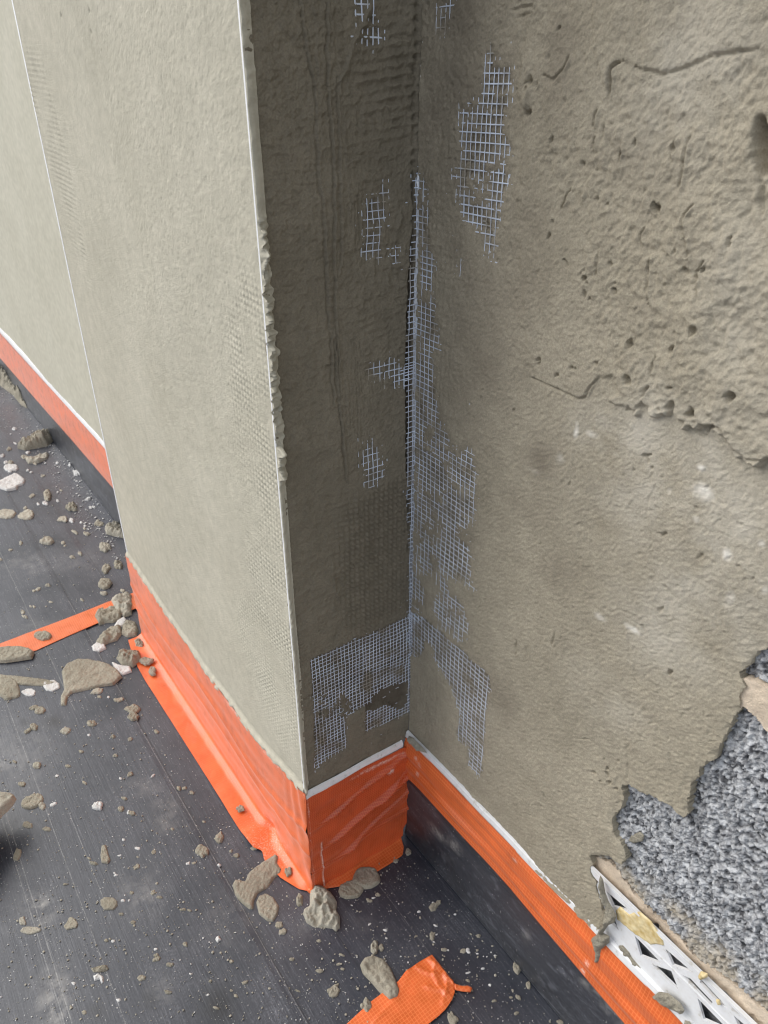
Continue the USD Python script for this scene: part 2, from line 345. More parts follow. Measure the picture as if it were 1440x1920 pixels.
def membrane(name, scratches=(), sheen=0.17, base=(0.0195, 0.0225, 0.033)):
    N = {'g': ('geometry', {}), 'x': ('separate_xyz', {}),
         'n1': ('noise_texture', {'scale': 9.0, 'detail': 6.0, 'roughness': 0.62}),
         'n2': ('noise_texture', {'scale': 430.0, 'detail': 5.0, 'roughness': 0.85}),
         'mp': ('mapping', {'scale': (5.0, 420.0, 60.0)}), 'n3': ('noise_texture', {'scale': 1.0, 'detail': 4.0, 'roughness': 0.7}),
         'mp5': ('mapping', {'scale': (40.0, 900.0, 60.0)}), 'n5': ('noise_texture', {'scale': 1.0, 'detail': 2.0, 'roughness': 0.6}),
         'vo': ('voronoi_texture', {'scale': 300.0}), 'vr': ('math', {'math_type': 'less_than', 'value2': 0.15}),
         'vc': ('separate_color', {}), 'vt': ('math', {'math_type': 'less_than', 'value2': 0.11}), 'vm': ('math', {'math_type': 'multiply'}),
         'd1': ('map_range', {'from_min': 0.46, 'from_max': 0.75, 'to_min': 0.055, 'to_max': 0.24, 'clamp': True}),
         'd2': ('map_range', {'from_min': 0.44, 'from_max': 0.66, 'to_min': 0.12, 'to_max': 2.6, 'clamp': True}),
         'd3': ('map_range', {'from_min': 0.45, 'from_max': 0.75, 'to_min': 0.3, 'to_max': 1.7, 'clamp': True}),
         's5': ('map_range', {'from_min': 0.58, 'from_max': 0.70, 'to_min': 0.0, 'to_max': 0.17, 'clamp': True}),
         'k1': ('math', {'math_type': 'multiply'}), 'k2': ('math', {'math_type': 'multiply'}), 'k3': ('math', {'math_type': 'add', 'use_clamp': True}),
         'c1': ('mix', {'color1': base, 'color2': (0.285, 0.295, 0.335)}),
         'c2': ('mix', {'color2': (0.62, 0.61, 0.58)}),
         'at': ('attribute', {'attribute': 'mask'}), 'sp': ('separate_color', {}), 'n6': ('noise_texture', {'scale': 45.0, 'detail': 8.0, 'roughness': 0.78}),
         'ma': ('math', {'math_type': 'multiply'}), 'mb6': ('map_range', {'from_min': 0.42, 'from_max': 0.62, 'to_min': 0.0, 'to_max': 1.5, 'clamp': True}), 'c3': ('mix', {'color2': (0.40, 0.385, 0.36)}), 'c4': ('mix', {'color2': (0.007, 0.007, 0.009)}),
         'rr': ('map_range', {'from_min': 0.35, 'from_max': 0.7, 'to_min': 0.30, 'to_max': 0.55, 'clamp': True}),
         'b': ('bump', {'strength': 0.25, 'distance': 0.0008}), 'b2': ('bump', {'strength': 0.18, 'distance': 0.004}),
         'p': ('principled_bsdf', {'specular_ior_level': 0.7, 'sheen_weight': sheen, 'sheen_roughness': 0.33, 'sheen_tint': (0.74, 0.85, 1.0)})}
    L = [('g.position', 'x.vector'), ('g.position', 'n1.vector'), ('g.position', 'n2.vector'), ('g.position', 'mp.vector'), ('mp.vector', 'n3.vector'),
         ('g.position', 'mp5.vector'), ('mp5.vector', 'n5.vector'), ('n5.fac', 's5.value'),
         ('g.position', 'vo.vector'), ('vo.distance', 'vr.value1'), ('vo.color', 'vc.color'), ('vc.r', 'vt.value1'), ('vr.value', 'vm.value1'), ('vt.value', 'vm.value2'),
         ('n1.fac', 'd1.value'), ('n2.fac', 'd2.value'), ('n3.fac', 'd3.value'), ('d1.result', 'k1.value1'), ('d2.result', 'k1.value2'),
         ('k1.value', 'k2.value1'), ('d3.result', 'k2.value2'), ('k2.value', 'k3.value1'), ('s5.result', 'k3.value2'), ('k3.value', 'c1.fac')]
    last = 'vm.value'
    for i, (y0, x0, x1, wd) in enumerate(scratches):
        N[f'q{i}'] = ('math', {'math_type': 'subtract', 'value2': y0}); N[f'qa{i}'] = ('math', {'math_type': 'absolute'})
        N[f'ql{i}'] = ('math', {'math_type': 'less_than', 'value2': wd})
        N[f'qx{i}'] = ('math', {'math_type': 'greater_than', 'value2': x0}); N[f'qy{i}'] = ('math', {'math_type': 'less_than', 'value2': x1})
        N[f'qm{i}'] = ('math', {'math_type': 'multiply'}); N[f'qn{i}'] = ('math', {'math_type': 'multiply'})
        N[f'qr{i}'] = ('map_range', {'from_min': 0.40, 'from_max': 0.62, 'to_min': 0.0, 'to_max': 0.30, 'clamp': True}); N[f'qs{i}'] = ('math', {'math_type': 'multiply'})
        N[f'qo{i}'] = ('math', {'math_type': 'maximum'})
        N[f'qw{i}'] = ('math', {'math_type': 'multiply_add', 'value2': 0.004, 'value3': -0.002}); N[f'qz{i}'] = ('math', {'math_type': 'add'})
        L += [('n1.fac', f'qw{i}.value1'), ('x.y', f'qz{i}.value1'), (f'qw{i}.value', f'qz{i}.value2'), (f'qz{i}.value', f'q{i}.value1'), (f'q{i}.value', f'qa{i}.value1'), (f'qa{i}.value', f'ql{i}.value1'),
              ('x.x', f'qx{i}.value1'), ('x.x', f'qy{i}.value1'), (f'qx{i}.value', f'qm{i}.value1'), (f'qy{i}.value', f'qm{i}.value2'), (f'ql{i}.value', f'qn{i}.value1'), (f'qm{i}.value', f'qn{i}.value2'),
              ('n2.fac', f'qr{i}.value'), (f'qr{i}.result', f'qs{i}.value1'), (f'qn{i}.value', f'qs{i}.value2'), (last, f'qo{i}.value1'), (f'qs{i}.value', f'qo{i}.value2')]
        last = f'qo{i}.value'
    L += [(last, 'c2.fac'), ('c1.color', 'c2.color1'), ('at.color', 'sp.color'), ('g.position', 'n6.vector'), ('n6.fac', 'mb6.value'), ('mb6.result', 'ma.value1'), ('sp.r', 'ma.value2'), ('ma.value', 'c3.fac'), ('c2.color', 'c3.color1'),
          ('c3.color', 'c4.color1'), ('sp.g', 'c4.fac'), ('c4.color', 'p.base_color'),
          ('n1.fac', 'rr.value'), ('rr.result', 'p.roughness'), ('n3.fac', 'b.height'), ('n1.fac', 'b2.height'), ('b2.normal', 'b.normal'), ('b.normal', 'p.normal')]
    return mat(name, N, L)


MAT_MEM = membrane('black_membrane', [(-0.2620, -0.9, 0.25, .0006), (-0.443, -1.2, 0.3, .0006), (-0.4965, -0.9, 0.3, .0007), (-0.0862, 0.03, 0.6, .0004), (-0.5040, -0.9, 0.2, .0006), (-0.345, -1.6, -0.55, .0007), (-0.415, -0.33, -0.12, .0005)])
MAT_MEM_UP = membrane('black_membrane_upstand', sheen=0.03, base=(0.018, 0.019, 0.024))

# ================================================================== FLOOR
floor = thing('floor', 'black rubber roof membrane dusted with mortar crumbs', kind='structure')
# base sheet reaches far beyond the terrace; the lapped sheets lie on it
BIG = box(-30, 30, -40, 6, -0.05, -0.0004)
obj('roof_deck', BIG, MAT_MEM, floor, smooth=False)


def lap_sheet(x0, x1, y0, y1, z, seed, wob=0.0006):
    xs = np.unique(np.concatenate([np.arange(max(x0, -1.6), min(x1, .6) + .001, 0.012), [x0, x1]]))
    rng = np.random.default_rng(seed)
    e = gaussian_filter(rng.standard_normal(len(xs)), 3); e = e / (e.std() + 1e-9) * wob
    ys = np.unique(np.concatenate([[y0], np.linspace(max(y0, -.75), y1 - .001, 60)]))
    V, F = sheet(lambda s, t: np.stack([s, t, np.full(s.shape, z)], -1), xs, ys)
    V = V.reshape(len(xs), len(ys), 3); V[:, :, 2] += 0.0005 * np.sin(V[:, :, 0] * 17 + seed) * np.sin(V[:, :, 1] * 23)
    V[:, -1, 1] = y1 + e; V[:, -1, 2] = z - .0004
    n, m = len(xs), len(ys)
    V2 = np.concatenate([V, V[:, -1:, :] * [1, 1, 0] + [0, .0002, -.0003]], 1)
    idx = np.arange(n * (m + 1)).reshape(n, m + 1)
    q = np.stack([idx[:-1, :-1], idx[1:, :-1], idx[1:, 1:], idx[:-1, 1:]], -1).reshape(-1, 4)
    return V2.reshape(-1, 3), np.vstack([q[:, [0, 1, 2]], q[:, [0, 2, 3]]])


def gmask(V, dust=(), dark=()):
    M = np.zeros((len(V), 3))
    for (u, v, ru, rv, s) in dust:
        c = on(u, v, 2, 0); e1 = on(u + ru, v, 2, 0) - c; e2 = on(u, v + rv, 2, 0) - c
        A = np.linalg.inv(np.stack([e1[:2], e2[:2]], 1)); d = (V[:, :2] - c[:2]) @ A.T
        M[:, 0] = np.maximum(M[:, 0], .42 * s * np.exp(-(d ** 2).sum(1)))
    for (u, v, ru, rv, s) in dark:
        c = on(u, v, 2, 0); e1 = on(u + ru, v, 2, 0) - c; e2 = on(u, v + rv, 2, 0) - c
        A = np.linalg.inv(np.stack([e1[:2], e2[:2]], 1)); d = (V[:, :2] - c[:2]) @ A.T
        M[:, 1] = np.maximum(M[:, 1], s * np.exp(-(d ** 2).sum(1)))
    return M


DUST = [(105, 1880, 30, 60, .9), (75, 1705, 28, 28, .9), (320, 1545, 30, 18, .45), (315, 1510, 25, 15, .4), (265, 1680, 40, 45, .35), (270, 1480, 40, 18, .25), (300, 1860, 22, 30, .35),
        (40, 1420, 60, 70, .28), (430, 1720, 50, 60, .22), (60, 1060, 60, 20, .35), (80, 1180, 40, 16, .3), (130, 830, 40, 70, .3), (575, 1745, 20, 15, .35), (15, 1430, 25, 18, .5), (690, 1740, 40, 30, .15), (150, 1050, 60, 20, .25)]
DARK = [(410, 1890, 32, 42, .85), (102, 1357, 16, 12, .9), (283, 1880, 10, 12, .8), (185, 1900, 14, 14, .8), (45, 1358, 8, 8, .7)]
for (y0, y1, z, sd) in ((-3.0, -0.2605, 0.0042, 1), (-3.0, -0.1735, 0.0020, 2), (-3.0, 0.05, 0.0002, 3)):
    ms = lap_sheet(-9.0 if sd > 1 else -9.0, 6.0, y0, y1, z, sd)
    obj('membrane_sheet', ms, MAT_MEM, floor, smooth=30 if False else False, mask=gmask(ms[0], DUST, DARK))


def floorz(y): return 0.0045 if y < -0.2605 else 0.0024 if y < -0.1735 else 0.0006


# upstands: the membrane turned up the foot of the walls
def upstand(x0, x1, yw, seed):
    xs = np.arange(x0, x1 + .001, 0.01); tz = np.array([0.0025, 0.004, 0.006, 0.010, .02, .035, .05, .065, .08, .095, .11, .120, .1215, .1235, .125, .15, .19])
    rng = np.random.default_rng(seed); w = gn((len(xs), len(tz)), (9, 2), seed)
    def f(s, t):
        y = yw - 0.0028 - 0.0035 * np.exp(-t / .012) + .0007 * w
        y = y - 0.0012 * (t > .121)
        return np.stack([s, y, t], -1)
    V, F = sheet(f, xs, tz)
    n, m = len(xs), len(tz); V = V.reshape(n, m, 3)
    V = np.concatenate([V[:, :1] + [0, .003, 0], V], 1); idx = np.arange(n * (m + 1)).reshape(n, m + 1)
    q = np.stack([idx[:-1, :-1], idx[1:, :-1], idx[1:, 1:], idx[:-1, 1:]], -1).reshape(-1, 4)
    return V.reshape(-1, 3), np.vstack([q[:, [0, 1, 2]], q[:, [0, 2, 3]]])


ms = upstand(0.002, 2.5, -0.0005, 5)
mk = np.zeros((len(ms[0]), 3))
for (u, v, ru, rv, s) in [(855, 1585, 9, 4, .8), (820, 1560, 14, 5, .6), (845, 1610, 10, 4, .5), (990, 1760, 3, 14, .5), (1130, 1860, 12, 8, .7), (1150, 1900, 14, 9, .6), (1100, 1850, 10, 8, .5)]:
    c = on(u, v, 1, -.003); e1 = on(u + ru, v + ru * .95, 1, -.003) - c; e2 = on(u, v + rv, 1, -.003) - c
    A = np.linalg.inv(np.stack([e1[[0, 2]], e2[[0, 2]]], 1)); d = (ms[0][:, [0, 2]] - c[[0, 2]]) @ A.T
    mk[:, 0] = np.maximum(mk[:, 0], s * np.exp(-(d ** 2).sum(1)))
obj('membrane_upstand', ms, MAT_MEM_UP, floor, mask=mk)
obj('membrane_upstand', upstand(-8.0, -0.689, -0.062, 6), MAT_MEM_UP, floor)

# ================================================================== RIGHT WALL
wall = thing('rendered_wall', 'freshly rendered brown-grey wall right of the pillar, its lower corner broken open', 'wall', loc=None)
ST = 0.0011
FW = Face((0, 0, 0), (1, 0, 0), (0, 0, 1), (0, -1, 0), -0.0005, 0.56, 0.203, 1.10, ST)
FW.setwarp(0.0012, 4, 11)
FW.warp = tuple(w_ + .0007 * gn(FW.h.shape, 1.4, 13 + k_) for k_, w_ in enumerate(FW.warp))
a, b = FW.AA, FW.BB
shp = FW.h.shape
# broken opening
brk = [(1500, 1150), (1437, 1213), (1420, 1228), (1400, 1250), (1388, 1258), (1393, 1290), (1395, 1318), (1386, 1322), (1372, 1355), (1358, 1375), (1352, 1400), (1335, 1430), (1318, 1440),
       (1310, 1455), (1294, 1465), (1293, 1495), (1290, 1525), (1283, 1535), (1270, 1525), (1245, 1505), (1222, 1497), (1200, 1490), (1180, 1472), (1165, 1475), (1170, 1500), (1160, 1525),
       (1145, 1540), (1148, 1565), (1165, 1585), (1172, 1605), (1168, 1625), (1150, 1615), (1125, 1605), (1110, 1612), (1108, 1630), (1120, 1655), (1128, 1685), (1140, 1712), (1143, 1728),
       (1118, 1745), (1210, 1850), (1400, 2040), (1620, 2200), (1800, 1700)]
brkP = onW(brk)
openm = FW.poly(brkP, warp=.8)
# coat regions
coat = [(993, 707), (1027, 723), (1050, 733), (1077, 748), (1095, 745), (1107, 727), (1123, 708), (1133, 715), (1147, 710), (1150, 753), (1173, 770), (1193, 768), (1213, 748), (1237, 777), (1267, 760), (1270, 780),
        (1293, 797), (1323, 817), (1333, 800), (1350, 795), (1365, 807), (1380, 833), (1407, 857), (1445, 857), (1700, 900), (1700, -300), (980, -300), (985, 100), (975, 400), (985, 640)]
coatm = FW.poly(onW(coat), warp=1.8)
coats = gaussian_filter(coatm, 1.0)
edgefade = sm(a, onW([(1080, 700)])[0][0], onW([(1330, 700)])[0][0])      # the edge grows thick to the right
low = gaussian_filter(coatm, 12)
rough_poly = [(1110, 470), (1100, 560), (1112, 690), (1130, 720), (1200, 770), (1270, 775), (1380, 830), (1700, 900), (1700, 60), (1440, 95), (1350, 110), (1250, 145), (1160, 130), (1145, 190), (1120, 260), (1010, 250), (1000, 330), (1060, 360)]
roughm = FW.poly(onW(rough_poly), blur=.006, warp=2)
smooth_top = FW.poly(onW([(1145, 190), (1150, 128), (1170, 115), (1200, 125), (1245, 140), (1270, 138), (1290, 128), (1320, 115), (1350, 108), (1400, 98), (1700, 60), (1700, -300), (1100, -300), (1120, 100)]), warp=1.0)
fine = gn(shp, 1.3, 1); mid = gn(shp, (3.2, 2.2), 2); crs = gn(shp, (4.5, 3.2), 3); big = gn(shp, 40, 4); mid2 = gn(shp, 9, 5)
streak = gn(shp, (26, 1.3), 6)
left = 1 - sm(a, .10, .26)
h = FW.h
h += 0.0009 * big + 0.00016 * mid2
h += 0.00026 * gn(shp, .75, 71) + 0.00010 * fine + 0.00006 * mid + 0.00005 * gn(shp, (12, .9), 72)
h += roughm * (0.00012 * crs + 0.00034 * gn(shp, (2.2, 1.5), 73) + .00030 * gn(shp, 1.0, 74) + .00022 * np.abs(gn(shp, (2.0, 3.5), 7)))
h += (0.0011 + .0062 * edgefade) * gaussian_filter(coatm, .7) * (1 + .15 * mid2)
h += 0.0014 * gaussian_filter(smooth_top, .8)
h += 0.00016 * gn(shp, 2.5, 8) * sm(b, .85, 1.0)
h -= .0011 * np.clip(gn(shp, (.9, 1.1), 81) - 2.0, 0, 1.2) * (.5 + .8 * np.clip(gn(shp, 30, 82), 0, 1.5))
# sharp dark lips along the coat edge
for pts in [[(993, 707), (1027, 723), (1050, 733), (1077, 748), (1095, 745), (1107, 727), (1123, 708)], [(1173, 770), (1193, 769), (1213, 748)], [(1293, 798), (1323, 818), (1333, 800), (1350, 795), (1365, 807)],
            [(1380, 835), (1407, 858), (1450, 858)], [(1145, 185), (1150, 128), (1170, 116)], [(1195, 125), (1245, 141), (1290, 129), (1350, 106), (1440, 92)]]:
    h -= 0.0026 * FW.line(onW(pts), .0012)
# pits and crescents
pits3 = [(240, 795, 1.0), (395, 945, .8), (485, 968, .6), (610, 860, 1), (715, 810, .8), (475, 1120, .7), (205, 1330, 1.1), (305, 1480, .8), (415, 1580, 1.2), (400, 1650, .9), (435, 1665, .7), (565, 1490, 1), (580, 1640, .8), (850, 1140, 1.2), (850, 1160, 1), (1250, 1345, 1), (1045, 1850, 1.6), (255, 160, .8), (100, 620, 1.3), (110, 462, 1.0), (235, 1240, .6), (545, 1148, .5), (1125, 1520, 1.0), (1005, 1525, .8), (945, 805, 1.0)]
for (u, v, s) in pits3:
    h -= 0.0046 * s ** .7 * FW.pit(onW([(960 + u / 3, v / 3)])[0], .0021 * s, .0026 * s)
pits6 = [(155, 110, 1.2), (158, 140, .9), (250, 190, .9), (340, 160, 1), (360, 170, .7), (475, 125, 1.2), (660, 215, 1.5), (660, 15, 1.1), (935, 250, .9), (1255, 300, 2.2), (1040, 410, 1.8), (750, 635, 1.1), (770, 632, 1.0), (760, 650, .7), (20, 398, 1), (785, 690, .7), (680, 720, .6), (910, 610, .6), (880, 1860, 1.2), (845, 1100, .9), (300, 625, .5), (320, 810, .5), (155, 1140, .6), (510, 1635, .5), (735, 1620, .6), (1270, 1280, .6), (925, 1370, .5)]
for (u, v, s) in pits6:
    h -= 0.0046 * s ** .7 * FW.pit(onW([(960 + u / 3, 640 + v / 3)])[0], .0020 * s, .0022 * s)
pits9 = [(105, 690, .6), (185, 635, .8), (190, 670, .7), (170, 700, .6), (270, 610, .8), (105, 745, .7), (220, 20, .6), (210, 950, .6), (415, 1190, .7), (200, 975, .5), (525, 490, 1.6), (540, 535, 1.8), (545, 570, 1.4), (458, 510, 1), (490, 548, .8), (580, 600, 1.2), (500, 420, .8), (575, 430, .8), (400, 320, .8), (680, 185, .6)]
for (u, v, s) in pits9:
    h -= 0.0042 * s ** .7 * FW.pit(onW([(960 + u / 3, 1280 + v / 3)])[0], .0017 * s, .0019 * s)
rngp = np.random.default_rng(77)
for _ in range(170):
    p = (rngp.uniform(.09, .5), rngp.uniform(.26, 1.1)); s = rngp.uniform(.25, .6)
    i = int((p[0] - FW.a[0]) / ST); j = int((p[1] - FW.b[0]) / ST)
    w = 8; sl = (slice(max(i - w, 0), i + w), slice(max(j - w, 0), j + w))
    h[sl] -= 0.0022 * s * np.exp(-((a[sl] - p[0]) / (.0016 * s)) ** 2 - ((b[sl] - p[1]) / (.0018 * s)) ** 2)
cres = [[(945, 785), (925, 830), (922, 915)], [(1045, 770), (1010, 860), (980, 970), (968, 1080)], [(1055, 1150), (1015, 1200), (1000, 1290), (1010, 1400), (1022, 1460)], [(760, 1275), (738, 1320), (745, 1372)], [(800, 1430), (775, 1500), (785, 1580), (780, 1620), (792, 1705)],
        [(1125, 1465), (1080, 1520), (1068, 1580), (1082, 1665)], [(650, 342), (600, 360), (572, 385), (560, 540)], [(485, 615), (462, 660), (458, 715)], [(478, 770), (465, 810), (462, 855)], [(325, 320), (300, 390), (255, 450), (190, 420)], [(525, 705), (515, 760)], [(615, 850), (605, 910)], [(130, 455), (105, 455), (85, 470)], [(160, 465), (155, 490)], [(0, 60), (60, 40), (130, 30)], [(20, 100), (70, 85), (125, 75)], [(495, 1400), (485, 1480), (470, 1560)], [(285, 1180), (315, 1080), (330, 1060)]]
for c in cres:
    P = onW(z3(c, 960, 0))
    h -= 0.0026 * FW.line(P, .0009)
    h += 0.0010 * FW.line(P + [0.0022, 0.0006], .0016)
cres6 = [[(1100, 525), (1120, 480), (1165, 462), (1210, 490), (1218, 510)], [(1225, 300), (1250, 280), (1290, 300)], [(1005, 405), (1040, 400), (1075, 420)], [(825, 100), (795, 190)], [(780, 240), (745, 310)], [(925, 10), (920, 60)], [(845, 1490), (830, 1530)], [(240, 1640), (225, 1700)], [(30, 1680), (20, 1760)], [(80, 1720), (90, 1770)]]
for c in cres6:
    P = onW(z3(c, 960, 640)); h -= 0.0024 * FW.line(P, .0012); h += 0.0007 * FW.line(P + [0.0024, -0.001], .0016)
for c in [[(240, 135), (238, 180), (260, 215)], [(375, 318), (430, 322), (460, 350)], [(890, 400), (895, 480)], [(835, 310), (840, 350)], [(770, 235), (815, 230), (818, 290)], [(650, 460), (640, 540)]]:
    P = onW(z3(c, 960, 1280)); h -= 0.0013 * FW.line(P, .0010)
for c in [[(785, 740), (775, 800)], [(790, 830), (768, 900), (760, 1000)], [(775, 1080), (785, 1170), (790, 1260), (808, 1410)], [(658, 1700), (662, 1800), (688, 1810), (690, 1910)]]:
    h -= 0.0011 * FW.line(onW(z3(c, 960, 640)), .0006, taper=False)
# sliver of proud render near (995,185) and hole at the frame's right edge
h += 0.0032 * FW.line(onW([(997, 165), (988, 200)]), .0036)
h -= 0.012 * FW.poly(onW([(1430, 240), (1442, 228), (1460, 260), (1462, 320), (1440, 330), (1431, 300), (1428, 268)]), blur=.0012)
h -= 0.003 * FW.line(onW([(1436, 330), (1440, 400)]), .002)

# reinforcing mesh showing through
P_A = z3([(1325, 285), (1430, 390), (1415, 640), (1392, 900), (1375, 1050), (1348, 1250), (1330, 1530), (1295, 1400), (1240, 1270), (1130, 1150), (1120, 980), (1150, 860), (1150, 640), (1255, 560), (1285, 380)], 480, 0)
P_B = [(789, 325), (797, 325), (801, 420), (805, 560), (818, 665), (812, 710), (830, 793), (834, 838), (893, 845), (893, 920), (852, 902), (845, 915), (888, 945), (886, 975), (877, 1095), (837, 1076), (787, 1072), (778, 1075), (780, 800)]
P_C = [(823, 1078), (850, 1120), (870, 1150), (868, 1195), (845, 1185), (820, 1180), (818, 1130)]
P_D = [(774, 1075), (783, 1082), (791, 1140), (785, 1165), (760, 1160)]
P_E = [(760, 1150), (785, 1158), (803, 1168), (822, 1185), (917, 1270), (910, 1330), (905, 1400), (897, 1458), (882, 1440), (875, 1400), (858, 1390), (862, 1350), (850, 1300), (830, 1262), (812, 1232), (812, 1205), (795, 1200), (785, 1230), (760, 1230)]
P_F = [(837, 450), (852, 447), (855, 488), (843, 486)]
P_G = [(801, 0), (838, 0), (836, 45), (815, 40)]
patches = {}
for nm, P in (('A', P_A), ('B', P_B), ('C', P_C), ('D', P_D), ('E', P_E), ('F', P_F), ('G', P_G)):
    patches[nm] = FW.poly(onW(P), blur=.0016 if nm == 'E' else .0048, warp=1.0 if nm == 'E' else 3.0, grow=.0010)
pm = np.max(list(patches.values()), 0)
rec = np.clip(0.80 + 0.26 * gn(shp, 10, 21) + .20 * gn(shp, 4, 22) + .16 * gn(shp, 1.6, 23) + .16 * gn(shp, (18, 2.5), 24), 0.1, 1.4)
smearB = FW.poly(onW(z3([(940, 1010), (1040, 1010), (1060, 1100), (1000, 1180), (930, 1090)], 480, 640)), blur=.006)
rec = rec * (1 - .6 * smearB)
PITCH_M = 0.0068
FW.base = gaussian_filter(h, 4)
rec = np.where(patches['E'] > .3, np.maximum(rec, .85), rec)
h -= (0.0026 + .0012 * patches['E']) * pm * rec
near = np.clip(gaussian_filter(pm, 10) * 2.2, 0, 1) * (1 - pm)
imprint = near + .8 * FW.poly(onW([(775, 1240), (815, 1250), (860, 1300), (862, 1390), (800, 1370), (770, 1370)]), blur=.008) + .5 * FW.poly(onW([(800, 440), (900, 560), (880, 700), (830, 760), (810, 640)]), blur=.015)
pil = (np.abs(np.sin(math.pi * a / PITCH_M)) * np.abs(np.sin(math.pi * b / PITCH_M))) ** .6
h += 0.0010 * imprint * (pil - .5)
# worn edges of the break
near_open = gaussian_filter(openm, 5) * (1 - openm)
h += near_open * .0016 * gn(shp, 3, 31) - .0018 * near_open
zb = 0.2075 + 0.0015 * np.sin(FW.a * 60) + .0035 * sm(FW.a, .03, .05) * (1 - sm(FW.a, .165, .18)) + 0.0025 * gaussian_filter(np.random.default_rng(3).standard_normal(len(FW.a)), 6) * 2
botf = 1 - sm(b, zb[:, None], zb[:, None] + .007)
h += 0.0015 * botf + .0011 * botf * gn(shp, 3, 33) + .0035 * (1 - sm(b, .27, .31)) * sm(a, .2, .28)
FW.keep = (openm < .5) & (b >= zb[:, None])
# pale bloom and damp stains
for (u, v, ru, rv, s) in [(355, 500, 14, 40, .75), (440, 520, 40, 20, .35), (1050, 700, 45, 22, .75), (1075, 850, 60, 45, .85), (880, 850, 16, 25, .5), (1205, 1200, 40, 40, .55), (1220, 1450, 35, 50, .45), (500, 1550, 30, 18, .6), (680, 1620, 50, 18, .55), (1400, 1130, 30, 25, .65), (265, 650, 22, 30, .4), (150, 740, 50, 10, .2), (580, 640, 25, 15, .25), (1420, 1410, 20, 40, .5), (1040, 1000, 25, 20, .3)]:
    c = onW([(960 + u / 3, 640 + v / 3)])[0]; cu = onW([(960 + (u + ru) / 3, 640 + v / 3)])[0]; cv = onW([(960 + u / 3, 640 + (v + rv) / 3)])[0]
    g = FW.spot(c, max(abs(cu[0] - c[0]), .002), max(abs(cv[1] - c[1]), .002)) * np.clip(.75 + .45 * gn(shp, 4, 50), 0, 1.3)
    FW.mask[..., 0] = np.maximum(FW.mask[..., 0], s * g)
for (u, v, ra_, rb_, s) in [(1200, 880, .05, .07, .30), (1330, 980, .05, .09, .34), (1130, 820, .03, .03, .28), (1250, 1180, .05, .05, .24), (1400, 1120, .03, .06, .3), (1150, 1330, .05, .04, .14), (1300, 120, .06, .06, .16), (1380, 600, .03, .08, .12)]:
    FW.mask[..., 0] = np.maximum(FW.mask[..., 0], s * .62 * FW.spot(onW([(u, v)])[0], ra_, rb_) * np.clip(.8 + .3 * gn(shp, 14, 52) + .15 * gn(shp, 4, 53), 0, 1.5))
FW.mask[..., 0] = np.clip(FW.mask[..., 0] * 1.45, 0, .92)
for (u, v, ra_, rb_, s) in [(1010, 870, .022, .03, .38), (1000, 950, .03, .02, .3), (1060, 1080, .03, .02, .25), (900, 640, .05, .09, .3), (860, 150, .06, .12, .4), (920, 1300, .06, .05, .25), (1060, 60, .02, .06, .3), (980, 480, .03, .06, .28), (1200, 300, .05, .03, .12)]:
    FW.mask[..., 1] = np.maximum(FW.mask[..., 1], 1.1 * s * FW.spot(onW([(u, v)])[0], ra_, rb_))
FW.mask[..., 1] = np.clip(FW.mask[..., 1] * (1 + .25 * gn(shp, 10, 51)) + .25 * pm, 0, 1)
m_, k_ = FW.mesh(skirt=.009)
obj('render_coat', m_, MAT_WALL, wall, mask=k_)
# the rest of the wall beyond the picture
obj('wall_body', cat([box(0.552, 2.5, 0.0012, 0.012, 0.203, 3.0), box(0.0, 0.551, 0.0012, 0.012, 1.09, 3.0), box(0.0, 2.5, 0.030, 0.25, 0.0, 3.0), box(-0.0, 2.5, 0.0, 0.03, 0.0, 0.2035)]), MAT_WALL, wall, smooth=False)
offs = {'A': (.0004, .002), 'B': (0, 0), 'C': (.002, .001), 'D': (0, 0), 'E': (0, .0022), 'F': (.003, .001), 'G': (0, 0)}
for nm in 'ABCDEFG':
    pt = {'A': (.0058, .0070), 'E': (.0072, .0064), 'F': (.0060, .0068), 'G': (.0060, .0070)}.get(nm, (.0074, .0060))
    obj('reinforcing_mesh', threads(FW, patches[nm], pt, -0.0011, .00052, ord(nm), oa=offs[nm][0], ob=offs[nm][1], ra=1.15 if nm == 'A' else 1.0), MAT_GLASS, wall)

# insulation blocks behind the broken render
FI = Face((0, 0.011, 0), (1, 0, 0), (0, 0, 1), (0, -1, 0), 0.285, 0.58, 0.20, 0.70, .0008)
rng = np.random.default_rng(9)


def granules(face, seed, r0, r1, dens, amp):
    rng = np.random.default_rng(seed)
    A0, A1, B0, B1 = face.a[0], face.a[-1], face.b[0], face.b[-1]
    n = int((A1 - A0) * (B1 - B0) * dens)
    pts = np.stack([rng.uniform(A0, A1, n), rng.uniform(B0, B1, n)], 1); rad = rng.uniform(r0, r1, n); hh = rng.uniform(-.5, 1, n)
    d, i = cKDTree(pts).query(np.stack([face.AA.ravel(), face.BB.ravel()], 1), k=4)
    v = np.sqrt(np.clip(1 - (d / rad[i]) ** 2, 0, 1)) * rad[i] * .9 + hh[i] * amp * (d < rad[i])
    return v.max(1).reshape(face.h.shape)


